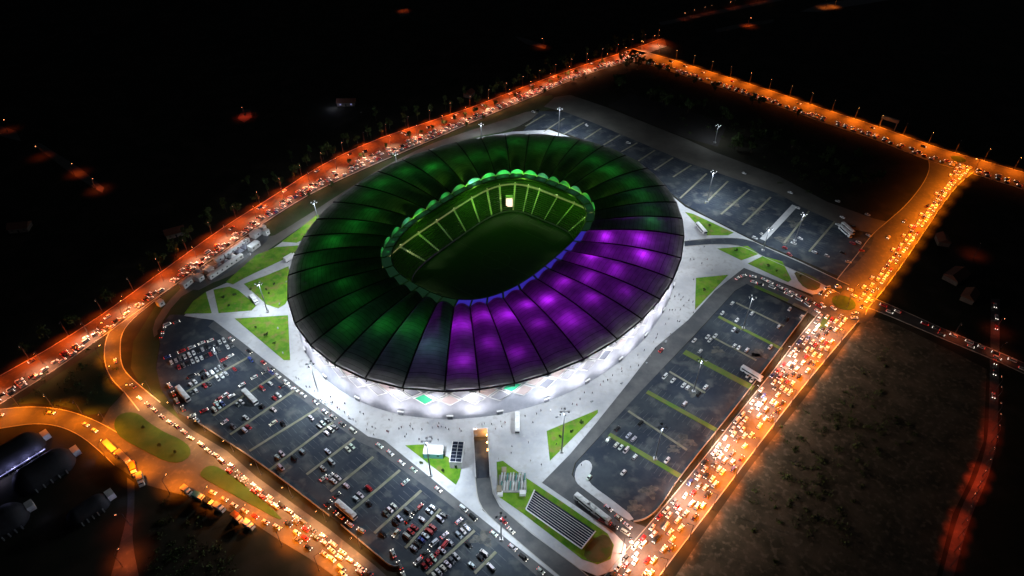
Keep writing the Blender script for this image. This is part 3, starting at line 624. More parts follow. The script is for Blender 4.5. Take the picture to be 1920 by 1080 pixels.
MM = {}
def mast(x, y, h, power, label, twin=0, col=WHITE, aim=None):
    p = P(x, y); t = thing('floodlight_mast', label, 'floodlight', (p.x, p.y, 0), 0, 'floodlight masts')
    if h not in MM:
        MM[h] = (MB().tube((0, 0, 0), (0, 0, h), .38, .18, 8).mesh('pole', M['steel_grey']), MB().box((0, 0, .5), (1.6, 1.6, 1.0)).mesh('footing', M['concrete_pale']),
                 MB().tube((-1.8, 0, h - .2), (1.8, 0, h - .2), .12, n=5).tube((0, -1.8, h - .2), (0, 1.8, h - .2), .12, n=5).mesh('crossarm', M['steel_grey']),
                 MB().box((0, 0, 0), (.9, .9, .35)).mesh('floodlight_head', M['steel_grey']), MB().box((0, 0, -.22), (.75, .75, .1)).mesh('lens', M['white_glow']))
    obj('pole', MM[h][0], t); obj('footing', MM[h][1], t); obj('crossarm', MM[h][2], t)
    for a, b in ((-1.8, 0), (1.8, 0), (0, -1.8), (0, 1.8)): obj('lens', MM[h][4], obj('floodlight_head', MM[h][3], t, (a, b, h - .25)))
    lamp('mast_light', 'SPOT', power, col, t, (0, 0, h - .8), .9, aim=aim or (0, .001, -1), cone=158, blend=.4)
PM = POW['mast']
mast(1053, 848, 30, PM * .8, 'tall floodlight mast on the triangular lawn beside the stadium plaza')
mast(1228, 861, 24, PM * .32, 'floodlight mast on a green strip in the near end of the right car park')
mast(1393, 616, 24, PM * .42, 'floodlight mast on a green strip in the far end of the right car park')
mast(1300, 735, 24, PM * .36, 'floodlight mast in the middle of the right car park')
mast(1047, 258, 26, PM * 1.1, 'floodlight mast behind the roof at the far tip of the upper car park')
mast(1325, 380, 26, PM * 1.1, 'floodlight mast at the middle of the upper car park')
mast(1490, 452, 22, PM * .34, 'floodlight mast at the near end of the upper car park')
mast(903, 266, 16, PM * .35, 'short floodlight mast behind the roof beside the highway verge')
mast(598, 420, 18, PM * .42, 'floodlight mast left of the roof on the gravel track')
mast(745, 318, 14, PM * .25, 'short floodlight mast behind the left part of the roof')
mast(468, 478, 12, PM * .07, 'small floodlight mast beside the trailer compound')
mast(502, 585, 22, PM * .45, 'floodlight mast where the paths meet left of the stadium')
mast(600, 748, 26, PM * .95, 'added floodlight mast between the left car park and the plaza', aim=(-.55, -.45, -1))  # invented mast, added to light the left car park
mast(808, 892, 26, PM * .95, 'added floodlight mast between the plaza and the lower lawn with two cabins', aim=(-.5, -.5, -1))  # second invented mast throwing light over the left car park
mast(940, 1012, 18, PM * .32, 'floodlight mast beside the ramp road at the bottom')
mast(420, 700, 20, PM * .34, 'added floodlight mast among parked cars in the left car park corner')  # mast added for light in this corner of the car park
mast(1430, 470, 18, PM * .26, 'floodlight mast beside the entry road bend', 0)
mast(1340, 268, 16, PM * .10, 'bright lone floodlight beside the dark yard')

# ------------------------------------------------------------------ vehicles
def rect_ring(x, hw, z0, z1, b=.12): return [(x, -hw + b, z0), (x, hw - b, z0), (x, hw, z0 + b), (x, hw, z1 - b * 1.3), (x, hw - b * 1.6, z1), (x, -hw + b * 1.6, z1), (x, -hw, z1 - b * 1.3), (x, -hw, z0 + b)]
def car_parts(kind):
    sx = {'hatchback': .93, 'saloon': 1.04, 'estate car': 1.05, 'minivan': 1.12}[kind]; hz = {'hatchback': 1.0, 'saloon': .97, 'estate car': 1.1, 'minivan': 1.38}[kind]
    body = MB(); st = [(-2.2, .72, .36, .74), (-2.08, .84, .25, .92), (-1.2, .89, .22, .96), (.5, .89, .22, .94), (1.5, .87, .22, .86), (2.05, .80, .27, .72), (2.2, .66, .36, .58)]
    if kind == 'minivan': st = [(-2.2, .8, .36, .95), (-2.1, .88, .25, 1.0), (-1, .9, .22, 1.0), (1.2, .9, .22, .98), (1.8, .88, .25, .85), (2.2, .74, .35, .62)]
    body.loft([rect_ring(x * sx, h, a, b * (1 if b < .7 else hz ** .4)) for x, h, a, b in st])
    bx = {'hatchback': (-2.02, 1.05, -1.62, .25), 'saloon': (-1.6, 1.0, -.85, .18), 'estate car': (-2.05, 1.1, -1.8, .3), 'minivan': (-2.1, 1.7, -1.95, .95)}[kind]
    z0, z1 = .9 * hz ** .4, 1.42 * hz
    lo = [(bx[0] * sx, -.78, z0), (bx[1] * sx, -.78, z0), (bx[1] * sx, .78, z0), (bx[0] * sx, .78, z0)]; hi = [(bx[2] * sx, -.62, z1), (bx[3] * sx, -.62, z1), (bx[3] * sx, .62, z1), (bx[2] * sx, .62, z1)]
    glass = MB().loft([lo, hi])
    body.add([(x * 1.0 + (.05 if i in (1, 2) else -.05), y * 1.04, z1 + dz) for dz in (-.03, .05) for i, (x, y, _) in enumerate(hi)], [(3, 2, 1, 0), (4, 5, 6, 7), (0, 1, 5, 4), (1, 2, 6, 5), (2, 3, 7, 6), (3, 0, 4, 7)])
    for a, b in zip(lo, hi): body.tube(a, b, .06, n=4, cap=False)
    wheel = MB().tube((0, -.11, 0), (0, .11, 0), .32, n=10).tube((0, -.125, 0), (0, .125, 0), .19, n=8, m=1)
    hl = MB().box((2.12 * sx, 0, .66), (.16, .36, .17)); tl = MB().box((-2.16 * sx, 0, .80), (.14, .30, .2))
    return body, glass, wheel, hl, tl, sx
CARS = {}; VS = .83
for k in ('hatchback', 'saloon', 'estate car', 'minivan'):
    b, g, w, h, t_, sx = car_parts(k)
    for q_ in (b, g, w, h, t_): q_.v = [(x * VS, y * VS, z * VS) for x, y, z in q_.v]
    sx *= VS
    CARS[k] = dict(body=b.mesh('body', M['car_paint']), glass=g.mesh('window_glass', M['glass_dark']), wheel=w.mesh('wheel', M['rubber'], M['steel_grey']),
                   hl={1: h.mesh('headlight', M['head_on']), 0: h.mesh('headlight', M['head_off'])}, tl={1: t_.mesh('taillight', M['tail_on']), 0: t_.mesh('taillight', M['tail_off'])}, sx=sx, raw=(b, g, h, t_))
COLS = {'white': (.66, .66, .66), 'silver': (.42, .43, .45), 'black': (.012, .012, .014), 'grey': (.12, .125, .13), 'red': (.36, .02, .025), 'blue': (.03, .06, .25)}
def pick_col(r): return r.choices(list(COLS), (50, 15, 14, 10, 8, 3))[0]
REC = []
crng = random.Random(77)
def add_car(p, h, where, landmark, lit, z=.13, key=None, kind=None, col=None):
    for q in REC[-400:]:
        if (q['p'] - p).length < 2.1: return
    REC.append(dict(p=Vector((p.x, p.y, z)), h=h, where=where, lm=landmark, lit=lit, key=key if key is not None else len(REC), kind=kind or crng.choices(list(CARS), (42, 28, 18, 12))[0], col=col or pick_col(crng)))
def queue(line, spacing, prob, where, landmark, rev=False, z=.13, t0=0, t1=1, side=.5, lit=1):
    pts = resample(line, 1.0); n_ = len(pts); s = t0 * (n_ - 1) + crng.uniform(0, spacing)
    while s < t1 * (n_ - 1) - 1:
        j = int(s)
        if crng.random() < prob:
            d = (pts[min(j + 1, n_ - 1)] - pts[max(j - 1, 0)]).normalized(); nrm = Vector((-d.y, d.x, 0))
            add_car(pts[j] + nrm * crng.uniform(-side, side), math.atan2(d.y, d.x) + (math.pi if rev else 0) + crng.gauss(0, .04), where, landmark, lit, z)
        s += spacing * .86 * crng.uniform(.85, 1.35)
# lower avenue: lanes from the car park side outwards
for f, sp, pr, rv, w in ((.10, 6.6, .9, 0, 'in the innermost lane of the crowded avenue'), (.24, 6.4, .92, 0, 'in the second lane of the crowded avenue'), (.38, 6.6, .9, 0, 'in the third lane of the crowded avenue'), (.54, 6.8, .86, 1, 'in the middle lane of the crowded avenue'), (.69, 7.0, .8, 1, 'in the fifth lane of the crowded avenue'), (.83, 7.5, .62, 1, 'in the outermost lane of the crowded avenue')):
    queue(AV2.line(f), sp, pr, w, 'below the roundabout', rv, .17)
for f, sp, pr, rv, w in ((.62, 7.2, .35, 1, 'in the inner lane of the avenue'), (.74, 6.6, .92, 1, 'in the second lane of the avenue'), (.87, 6.6, .9, 0, 'in the outer lane of the avenue'), (.36, 9, .12, 0, 'in the open lane of the avenue')):
    queue(AV1.line(f), sp, pr, w, 'below the upper junction', rv, .17)
for rr, nm in ((10.0, 'inner'), (13.8, 'outer')):
    circ = [ISL + Vector((math.cos(a), math.sin(a), 0)) * rr for a in [2 * math.pi * k / 60 for k in range(61)]]
    queue(circ, 7, .75, 'on the %s ring of the roundabout' % nm, 'round the island', 0, .17)
for f, sp, pr, rv, w in ((.60, 7.5, .6, 0, 'in the median side lane of the highway'), (.75, 6.8, .93, 0, 'in the middle lane of the highway'), (.89, 6.8, .9, 0, 'in the stadium side lane of the highway'), (.15, 30, .5, 1, 'in the outer lane of the highway'), (.30, 26, .5, 1, 'in the inner outbound lane of the highway')):
    queue(HW.line(f), sp, pr, w, 'from the near end', rv, .17, 0, .94)
for f, sp, pr, rv, w in ((.85, 6.8, .9, 1, 'in the lower lane of the upper avenue'), (.68, 7, .75, 1, 'in the second lane of the upper avenue'), (.25, 20, .5, 0, 'in the far lane of the upper avenue')):
    queue(TR.line(f), sp, pr, w, 'from the far junction', rv, .17, .06, 1)
queue(SIDE.line(.35), 8, .85, 'in the upper lane of the side road', 'from the roundabout', 1, .16); queue(SIDE.line(.7), 8, .6, 'in the lower lane of the side road', 'from the roundabout', 0, .16)
queue(CROSS.line(.5), 10, .55, 'on the cross road', 'from the top', 0, .15, 0, .45)
queue(SLIP.line(.35), 12, .4, 'in the outer lane of the slip road', 'from the highway', 0, .17); queue(SLIP.line(.7), 12, .25, 'in the inner lane of the slip road', 'from the highway', 1, .17)
queue(LEFT.line(.35), 10, .45, 'on the lower-left road', 'from the frame edge', 0, .17)
J1 = [P(a, b) for a, b in smooth([(258, 745), (320, 795), (400, 850), (470, 905), (545, 962), (610, 1010), (700, 1085)], 2, False)]
J2 = [P(a, b) for a, b in smooth([(385, 848), (460, 908), (535, 966), (600, 1012), (680, 1080)], 2, False)]
J3 = [P(a, b) for a, b in smooth([(540, 985), (590, 1022), (650, 1075)], 2, False)]
J4 = [P(a, b) for a, b in smooth([(400, 925), (470, 962), (540, 1003), (600, 1042), (650, 1082)], 2, False)]
queue(J1, 5.9, .95, 'in the innermost lane below the slip road', 'from the slip road', 1, .17); queue(J2, 5.9, .95, 'in the second lane below the slip road', 'from the slip road', 1, .17)
queue(J3, 5.9, .95, 'in the middle lane by the bottom edge', 'from the long grass island', 0, .17); queue(J4, 6.2, .92, 'in the lane below the long grass island', 'from the island tip', 0, .17)
# left car park: lane beside the plaza, gates and rows
INN = [P(a, b) for a, b in [(402, 610), (430, 632), (552, 728), (680, 823), (708, 832), (842, 935), (952, 1023), (1040, 1092)]]
queue(INN, 8.0, .72, 'in the lane along the left car park', 'from the top', 0, .16)
for pts, w in (([(700, 1012), (640, 972), (612, 950), (640, 925)], 'at the side gate of the left car park'), ([(515, 690), (470, 712), (440, 730)], 'in the short queue across the left car park'), ([(345, 790), (400, 762), (445, 738)], 'at the upper gate of the left car park'), ([(375, 795), (345, 770), (330, 745), (315, 715)], 'in the curved queue by the slip road'), ([(760, 1085), (740, 1045), (730, 1020)], 'in the bottom queue of the left car park'), ([(780, 1072), (820, 1040), (850, 1000)], 'in the diagonal queue of the left car park')):
    queue([P(*p) for p in pts], 6.2, .92, w, 'along it', 0, .14)
def dens(x, y):
    d = .16
    for cx, cy_, r, k in ((365, 690, 90, .95), (400, 640, 45, .6), (820, 1030, 140, .78), (640, 940, 60, .4), (560, 860, 70, .25), (430, 770, 70, .4)):
        q = math.hypot(x - cx, y - cy_) / r; d = max(d, k * max(0, 1 - q * q) + .05)
    return d
rows = [(437, 640, 318, 690)] + LSTRIPS
for ri, (a, b, c, d) in enumerate(rows):
    A, B = P(a, b), P(c, d); v = (B - A); L = v.length; v.normalize(); nrm = Vector((-v.y, v.x, 0))
    for sd in (1, -1):
        s = 1.5
        while s < L - 1:
            f = s / L; x, y = a + (c - a) * f, b + (d - b) * f
            if crng.random() < dens(x, y):
                add_car(A + v * s + nrm * sd * 3.1, math.atan2(nrm.y, nrm.x) + (0 if crng.random() < .5 else math.pi) + crng.gauss(0, .03), '%s side of %s row, left car park' % ('near' if sd > 0 else 'far', nth(ri + 1)), 'from the plaza', 0, .14)
            s += 2.35
    if ri < len(rows) - 1:
        for q in range(6):
            f = crng.random(); x, y = a + (c - a) * f, b + (d - b) * f
            if crng.random() < dens(x, y) * 1.3: add_car(A + v * (f * L) - nrm * crng.uniform(6.5, 8.5), math.atan2(v.y, v.x) + (math.pi if crng.random() < .5 else 0), 'driving past the %s row, left car park' % nth(ri + 1), 'from the plaza', 1, .14)
S1 = [(530, 355), (680, 430), (565, 482), (590, 492), (540, 555), (572, 566), (345, 608), (362, 634), (402, 600), (245, 635), (545, 675), (578, 690), (640, 706), (455, 430), (815, 685), (880, 530), (935, 475), (960, 400), (1050, 455), (648, 898), (678, 930), (290, 715), (85, 935), (165, 970), (195, 988), (280, 1035), (330, 985), (25, 905)]
S2 = [(945, 205), (1012, 243), (1042, 265), (890, 268), (938, 300), (965, 315), (997, 332), (1048, 372), (1085, 170), (1345, 55), (1240, 392), (980, 465), (775, 495), (1425, 8)]
dl = P(1283, 660) - P(1410, 728); hl_ = math.atan2(dl.y, dl.x) + R(90)
for i, (x, y) in enumerate([(1240 + a / 4, 480 + b / 4) for a, b in S1] + [(860 + a / 3.177, 740 + b / 3.177) for a, b in S2]):
    add_car(P(x, y + 1), hl_ + crng.choice((0, math.pi)), 'parked on the right car park', 'from the far end', 0, .14, key=y, col=crng.choices(('white', 'silver', 'black'), (75, 12, 13))[0])
S3 = [(755, 440), (700, 465), (925, 540), (960, 590), (1145, 572), (1355, 575), (1320, 365), (1355, 310), (1320, 190), (965, 125), (1430, 505), (1475, 500), (1400, 645), (1550, 445), (990, 505), (1020, 240), (1545, 290), (1040, 470), (1500, 560), (1440, 380), (1240, 600)]
for i, (x, y) in enumerate([(1240 + a / 4, 330 + b / 4) for a, b in S3] + [(1000, 210), (1008, 207), (1178, 268), (1100, 235), (1395, 325)]):
    add_car(P(x, y + 1), hl_ + R(90) + crng.choice((0, math.pi)) + crng.gauss(0, .25), 'parked on the upper car park', 'from the roundabout end', 0, .14, key=-x, col=crng.choices(('white', 'silver', 'black', 'red'), (70, 12, 10, 8))[0])
for pts, w in (([(1375, 530), (1385, 521), (1400, 517), (1430, 524), (1475, 545), (1530, 572), (1550, 583)], 'in the upper queue into the right car park'), ([(1400, 528), (1440, 537), (1500, 563), (1540, 590)], 'in the lower queue into the right car park')):
    queue([P(*p) for p in pts], 5.8, .95, w, 'from the plaza corner', 0, .14)
queue([P(*p) for p in [(1128, 975), (1150, 985), (1175, 1002), (1190, 1030)]], 5.8, .95, 'in the outer queue by the bottom gate', 'from the gate', 0, .14)
queue([P(*p) for p in [(1140, 955), (1165, 975), (1195, 1000)]], 6, .9, 'in the inner queue by the bottom gate', 'from the gate', 0, .14)
queue([P(*p) for p in [(915, 955), (935, 972), (975, 1010)]], 7, .8, 'on the curve of the ramp road', 'from the ramp', 0, .15)
queue([P(*p) for p in [(1180, 718), (1300, 600)]], 60, .8, 'on the lane between plaza and right car park', 'from the bottom', 0, .14)
queue([P(*p) for p in [(300, 640), (312, 612), (345, 600)]], 5, .8, 'at the top corner of the left car park', 'from the left', 0, .15)

# biggest 300 become things of their own, the rest one mass of far traffic
cnt = {}
for r_ in REC:
    k = (r_['col'], r_['kind'], r_['where']); cnt.setdefault(k, []).append(r_)
for k, v in cnt.items():
    v.sort(key=lambda r_: r_['key'])
    for i, r_ in enumerate(v): r_['nth'] = i + 1; r_['of'] = len(v)
vis = [r_ for r_ in REC]
def onscreen(p):
    d = depth(p); x = 960 + F_PX * p.x / d; y = 540 - F_PX * (p.y * SP + (p.z - CAM_H) * CP) / d
    return -12 < x < 1932 and -10 < y < 1090
REC = [r_ for r_ in REC if onscreen(r_['p'])]
REC.sort(key=lambda r_: depth(r_['p']))
def words(s): return len(s.split())
for r_ in REC[:300]:
    base = '%s %s' % (r_['col'], {'estate car': 'estate'}.get(r_['kind'], r_['kind'])); lab = '%s %s %s, %s %s' % (nth(r_['nth']), base, r_['lm'], '', r_['where']) if r_['of'] > 1 else '%s %s' % ('only ' + base, r_['where'])
    lab = ' '.join(lab.replace(' ,', ',').split())
    if len(lab.split()) > 16: print('LONG', lab)
    t = thing('car', lab, 'car', r_['p'], r_['h'], 'cars round the stadium'); K = CARS[r_['kind']]; sx = K['sx']
    b = obj('body', K['body'], t); b.color = (*[c * crng.uniform(.85, 1.1) for c in COLS[r_['col']]], 1); obj('window_glass', K['glass'], t)
    for x in (-1.32 * sx, 1.36 * sx):
        for y in (-.8 * VS, .8 * VS): obj('wheel', K['wheel'], t, (x, y, .32 * VS))
    for y in (-.56, .56): obj('headlight', K['hl'][r_['lit']], t, (0, y, 0)); obj('taillight', K['tl'][r_['lit']], t, (0, y, 0))
mass = MB(); order = list(COLS)
for r_ in REC[300:]:
    b, g, h, t_ = CARS[r_['kind']]['raw']; ca, sa = math.cos(r_['h']), math.sin(r_['h']); x0, y0, z0 = r_['p']
    tf = lambda vs, dy=0: [(x0 + x * ca - (y + dy) * sa, y0 + x * sa + (y + dy) * ca, z0 + z) for x, y, z in vs]
    mass.add(tf(b.v), b.f, order.index(r_['col'])); mass.add(tf(g.v), g.f, 6)
    for dy in (-.56, .56): mass.add(tf(h.v, dy), h.f, 7 if r_['lit'] else 9); mass.add(tf(t_.v, dy), t_.f, 8 if r_['lit'] else 10)
paints = [mat('paint_' + c, COLS[c], .35, spec=.5) for c in order]
tm = mass.build('distant_traffic', paints + [M['glass_dark'], M['head_on'], M['tail_on'], M['head_off'], M['tail_off']])
tag(tm, 'far cars packed on the highway, upper avenue and distant car parks', 'traffic', kind='stuff')

# buses and lorries
def bus_proto(L=12.0):
    body = MB(); h = 2.9
    body.loft([[(x, -w, .35), (x, w, .35), (x, w, z * .55), (x, w * .97, z), (x, w * .8, z + .12), (x, -w * .8, z + .12), (x, -w * .97, z), (x, -w, z * .55)] for x, w, z in ((-L / 2, 1.1, 2.8), (-L / 2 + .25, 1.25, h), (L / 2 - .5, 1.25, h), (L / 2 - .1, 1.2, 2.7), (L / 2, 1.08, 2.2))])
    for k in range(3): body.box((-L / 3 + k * L / 3, 0, h + .2), (1.5, 1.3, .25))
    win = MB().box((-.3, 0, 2.0), (L - 2.2, 2.54, .85)); ws = MB().box((L / 2 - .08, 0, 1.9), (.3, 2.2, 1.2)); wh = MB().tube((0, -.15, 0), (0, .15, 0), .48, n=10)
    hl = MB().box((L / 2 - .02, 0, .75), (.12, .4, .25))
    return dict(body=body.mesh('body', M['white_paint']), window_band=win.mesh('window_band', M['glass_dark']), windscreen=ws.mesh('windscreen', M['glass_dark']), wheel=wh.mesh('wheel', M['rubber']), headlight=hl.mesh('headlight', M['head_off']), L=L)
BUS = bus_proto()
def bus(p, h, label):
    t = thing('bus', label, 'bus', (p.x, p.y, .2), h, 'buses and coaches')
    for k in ('body', 'window_band', 'windscreen'): obj(k, BUS[k], t)
    for x in (-3.6, 3.4):
        for y in (-1.12, 1.12): obj('wheel', BUS['wheel'], t, (x, y, .48))
    for y in (-.85, .85): obj('headlight', BUS['headlight'], t, (0, y, 0))
def lorry_proto(L, m_):
    return dict(cargo_box=MB().box((-.9, 0, 2.1), (L - 2.6, 2.5, 2.7)).box((-.9, 0, .75), (L - 2.4, 1.2, .3)).mesh('cargo_box', M[m_]), cab=MB().loft([[(x, -1.15, .5), (x, 1.15, .5), (x, 1.1, z), (x, -1.1, z)] for x, z in ((L / 2 - 2.0, 2.7), (L / 2 - .7, 2.7), (L / 2 - .1, 1.6), (L / 2, .9))]).mesh('cab', M['white_paint']),
                windscreen=MB().box((L / 2 - .42, 0, 2.05), (.25, 2.0, .8)).mesh('windscreen', M['glass_dark']), wheel=MB().tube((0, -.16, 0), (0, .16, 0), .48, n=10).mesh('wheel', M['rubber']))
LOR = {}
def lorry(p, h, label, L=9.0, m_='white_paint'):
    if (L, m_) not in LOR: LOR[(L, m_)] = lorry_proto(L, m_)
    Q = LOR[(L, m_)]; t = thing('lorry', label, 'lorry', (p.x, p.y, .2), h, 'lorries')
    for k in ('cargo_box', 'cab', 'windscreen'): obj(k, Q[k], t)
    for x in (-L / 2 + 1.2, -L / 2 + 2.4, L / 2 - 1.2):
        for y in (-1.05, 1.05): obj('wheel', Q['wheel'], t, (x, y, .48))
def heading(a, b): d = P(*b) - P(*a); return math.atan2(d.y, d.x)
bus(P(970, 797), heading((970, 780), (970, 805)), 'white coach parked alone on the plaza facing away from the stadium')
bus(P(1314, 432), heading((1307, 424), (1321, 440)), 'white coach on the grass edge by the upper car park')
bus(P(1098, 948), heading((1085, 938), (1110, 958)), 'rear of two white coaches nose to tail at the bottom gate')
bus(P(1122, 966), heading((1110, 957), (1135, 977)), 'front of two white coaches nose to tail at the bottom gate')
bus(P(1588, 432), heading((1580, 425), (1597, 440)), 'white coach at the rounded end of the upper car park')
bus(P(1584, 437.5), heading((1580, 425), (1597, 440)), 'second coach beside another at the rounded end of the upper car park')
bus(P(470, 748), heading((462, 740), (480, 758)), 'pale coach parked in the upper part of the left car park')
bus(P(345, 742), heading((335, 732), (352, 752)), 'coach in the lit corner where the left car park meets the slip road')
bus(P(650, 960), heading((640, 953), (660, 970)), 'white coach at the side gate of the left car park')
lorry(P(478, 566), heading((472, 558), (485, 575)), 'white lorry parked on the path between two lawns', 8.0)
lorry(P(545, 487), heading((538, 490), (552, 482)), 'white lorry half under the roof rim at a path end', 9.0)
lorry(P(583, 462), heading((578, 468), (590, 455)), 'white lorry on the gravel track near the roof', 8.0)
lorry(P(212, 846), heading((202, 836), (222, 856)), 'long cream lorry on the dirt beside the lower-left road', 12.0, 'cream_paint')
lorry(P(235, 863), heading((225, 853), (245, 872)), 'cream lorry parked behind the long cream lorry', 11.0, 'cream_paint')
lorry(P(253, 884), heading((252, 878), (255, 892)), 'orange lorry at the corner of the alley', 7.0, 'orange_paint')
lorry(P(266, 903), heading((264, 896), (267, 910)), 'small pale lorry at the mouth of the alley', 7.0, 'cream_paint')
for i, (x, y, m_, w) in enumerate([(352, 924, 'cream_paint', 'cream'), (374, 935, 'teal_paint', 'teal'), (394, 946, 'panel_blue', 'dark blue'), (413, 956, 'facade_grey', 'grey'), (468, 988, 'white_paint', 'white'), (446, 974, 'orange_paint', 'orange')]):
    lorry(P(x, y), heading((x - 10, y - 6), (x + 10, y + 6)) + crng.gauss(0, .1), '%s lorry in the line parked along the dark field edge' % w, 5.6, m_)
bus(P(1408, 704), heading((1400, 700), (1410, 706)), 'white minibus at the avenue end of the widest green strip')

# ------------------------------------------------------------------ cabins, trailers, racks, halls
def cabin(p, h, L, w, ht, label, name='trailer', roof='white_paint', wall='white_paint', cat='trailer', group='trailers in the broadcast compound'):
    t = thing(name, label, cat, (p.x, p.y, .2), h, group)
    MB().box((0, 0, ht / 2 + .3), (L, w, ht)).build('body', M[wall], t)
    MB().loft([[(x, -w / 2 - .12, ht + .3), (x, w / 2 + .12, ht + .3), (x, w / 2 + .12, ht + .42), (x, 0, ht + .75), (x, -w / 2 - .12, ht + .42)] for x in (-L / 2 - .12, L / 2 + .12)]).build('roof', M[roof], t)
    k = max(1, int(L / 3.5))
    for i in range(k): MB().box((-L / 2 + (i + .5) * L / k, -w / 2 - .02, ht * .6 + .3), (1.1, .08, .8)).build('window', M['glass_dark'], t)
    MB().box((L / 2 + .02, 0, ht * .45 + .3), (.08, .95, ht * .8)).build('door', M['facade_grey'], t)
    return t
def cab_px(a, b, w, ht, label, **k):
    A, B = P(*a), P(*b); c = (A + B) / 2; d = B - A; return cabin(c, math.atan2(d.y, d.x), d.length, w, ht, label, **k)
cab_px((422, 484), (467, 453), 2.7, 2.6, 'long white trailer on the highway side of the compound')
cab_px((393, 525), (455, 483), 2.7, 2.6, 'longest white trailer on the lawn side of the compound')
cab_px((469, 472), (485, 460), 4.2, 3.2, 'short wide trailer beside the small floodlight mast')
cab_px((405, 494), (420, 485), 2.7, 2.6, 'trailer continuing the long highway side trailer')
cab_px((388, 515), (399, 507), 4.5, 2.8, 'square pale trailer between the two long trailers')
cab_px((343, 542), (359, 529), 4.0, 3.0, 'white trailer at the near end of the compound')
cab_px((370, 529), (379, 522), 5.0, 3.0, 'squat pale trailer next to the dark tents')
cab_px((474, 448), (487, 438), 5.0, 3.2, 'pale trailer just short of the two small ones at the compound tip')
cab_px((492, 436), (497, 431), 3.4, 3.4, 'small dish trailer at the very far tip of the compound')
cab_px((497, 443), (503, 438), 3.4, 3.4, 'second small trailer at the far tip of the compound')
cab_px((298, 576), (307, 570), 3.4, 3.0, 'lone pale trailer between the highway and the left car park corner')
for i, (x, y) in enumerate([(362, 524), (372, 514), (383, 508), (398, 514), (412, 503), (424, 496), (437, 486), (450, 476), (461, 468)]):
    p = P(x, y); t = thing('tent', nth(i + 1) + ' dark peaked tent from the near end of the trailer compound', 'tent', (p.x, p.y, .14), R(40) + i * .05, 'dark tents of the compound')
    MB().add([(-2.2, -2.2, 2.4), (2.2, -2.2, 2.4), (2.2, 2.2, 2.4), (-2.2, 2.2, 2.4), (0, 0, 3.6), (-2.3, -2.3, 2.1), (2.3, -2.3, 2.1), (2.3, 2.3, 2.1), (-2.3, 2.3, 2.1)], [(0, 1, 4), (1, 2, 4), (2, 3, 4), (3, 0, 4), (0, 5, 6, 1), (1, 6, 7, 2), (2, 7, 8, 3), (3, 8, 5, 0)]).build('canopy', M['facade_grey' if i % 3 else 'white_paint'], t)
    for a in (-2.1, 2.1):
        for b in (-2.1, 2.1): MB().tube((a, b, 0), (a, b, 2.3), .06, n=5).build('pole', M['steel_grey'], t)
# two cabins on the lower lawn
cab_px((796, 852), (832, 853), 5.0, 3.4, 'cabin with bright white roof on the lower lawn', name='cabin', cat='cabin', wall='teal_paint', group='cabins on the lower lawn')
A, B, C_ = P(844, 878), P(866, 880), P(850, 840)
t = thing('cabin', 'white cabin with dark panelled roof beside the underpass ramp', 'cabin', ((B.x + C_.x) / 2, (B.y + C_.y) / 2, .2), 0, 'cabins on the lower lawn'); L_ = (C_ - A).length; w_ = (B - A).length; t.rotation_euler.z = math.atan2((C_ - A).y, (C_ - A).x)
MB().box((0, 0, 2.4), (L_, w_, 4.8)).build('body', M['concrete_pale'], t); MB().box((0, 0, 5.0), (L_ + .3, w_ + .3, .3)).build('roof', M['white_paint'], t)
for i in range(6):
    for j in range(2): MB().box((-L_ / 2 + (i + .5) * L_ / 6, (j - .5) * w_ / 2 * .96, 5.25), (L_ / 6 - .25, w_ / 2 - .35, .14)).build('roof_panel', M['panel_blue'], t)
MB().box((-L_ / 2 - .02, 0, 1.4), (.1, 1.2, 2.4)).build('door', M['glass_dark'], t)
# long panel racks on the grass island
q = [P(1002, 924), P(1116, 1001), P(1090, 1033), P(986, 959)]
rack = thing('panel_rack', 'block of long parallel dark panel rows with pale rails on the lower grass island', 'rack')
for i in range(9):
    f0, f1 = (i + .08) / 9, (i + .80) / 9
    a, b, c, d = q[0].lerp(q[3], f0), q[1].lerp(q[2], f0), q[1].lerp(q[2], f1), q[0].lerp(q[3], f1)
    z = lambda p, h: (p.x, p.y, h)
    MB().add([z(a, 2.2), z(b, 2.2), z(c, 1.2), z(d, 1.2), z(a, 2.05), z(b, 2.05), z(c, 1.05), z(d, 1.05)], [(3, 2, 1, 0), (4, 5, 6, 7), (0, 1, 5, 4), (1, 2, 6, 5), (2, 3, 7, 6), (3, 0, 4, 7)]).build('panel_row', M['panel_blue'], rack)
    g0, g1 = q[0].lerp(q[3], (i + .9) / 9), q[1].lerp(q[2], (i + .9) / 9)
    MB().tube(z(g0, 1.6), z(g1, 1.6), .28, n=5).build('rail', M['white_paint'], rack)
    for k in range(7):
        p = a.lerp(b, (k + .5) / 7); MB().tube(z(p, .3), z(p, 2.05), .1, n=4).build('post', M['steel_grey'], rack)
for a, b in ((q[0], q[3]), (q[1], q[2])): MB().tube((a.x, a.y, 2.3), (b.x, b.y, 1.9), .3, n=5).build('end_beam', M['white_paint'], rack)
pl_ = thing('pipe_plant', 'cluster of upright pale pipes and tanks beside the ramp road', 'plant', P(961, 908))
for i in range(9):
    for j in range(2):
        x = -5.2 + i * 1.3; MB().tube((x, -3.5 + j * 4.2, .6), (x + .5, .2 + j * 4.2, 2.2 + .4 * ((i + j) % 3)), .34, n=6).build('pipe', M['white_paint' if (i + j) % 3 else 'teal_paint'], pl_)
MB().box((0, 0, .5), (12.5, 9, .5)).build('base_slab', M['concrete'], pl_); MB().box((-5.5, -5.5, 1.0), (2.4, 2, 1.6)).build('tank', M['white_paint'], pl_); MB().box((4.5, -5.3, 1.2), (2.8, 2, 2)).build('tank', M['white_paint'], pl_)
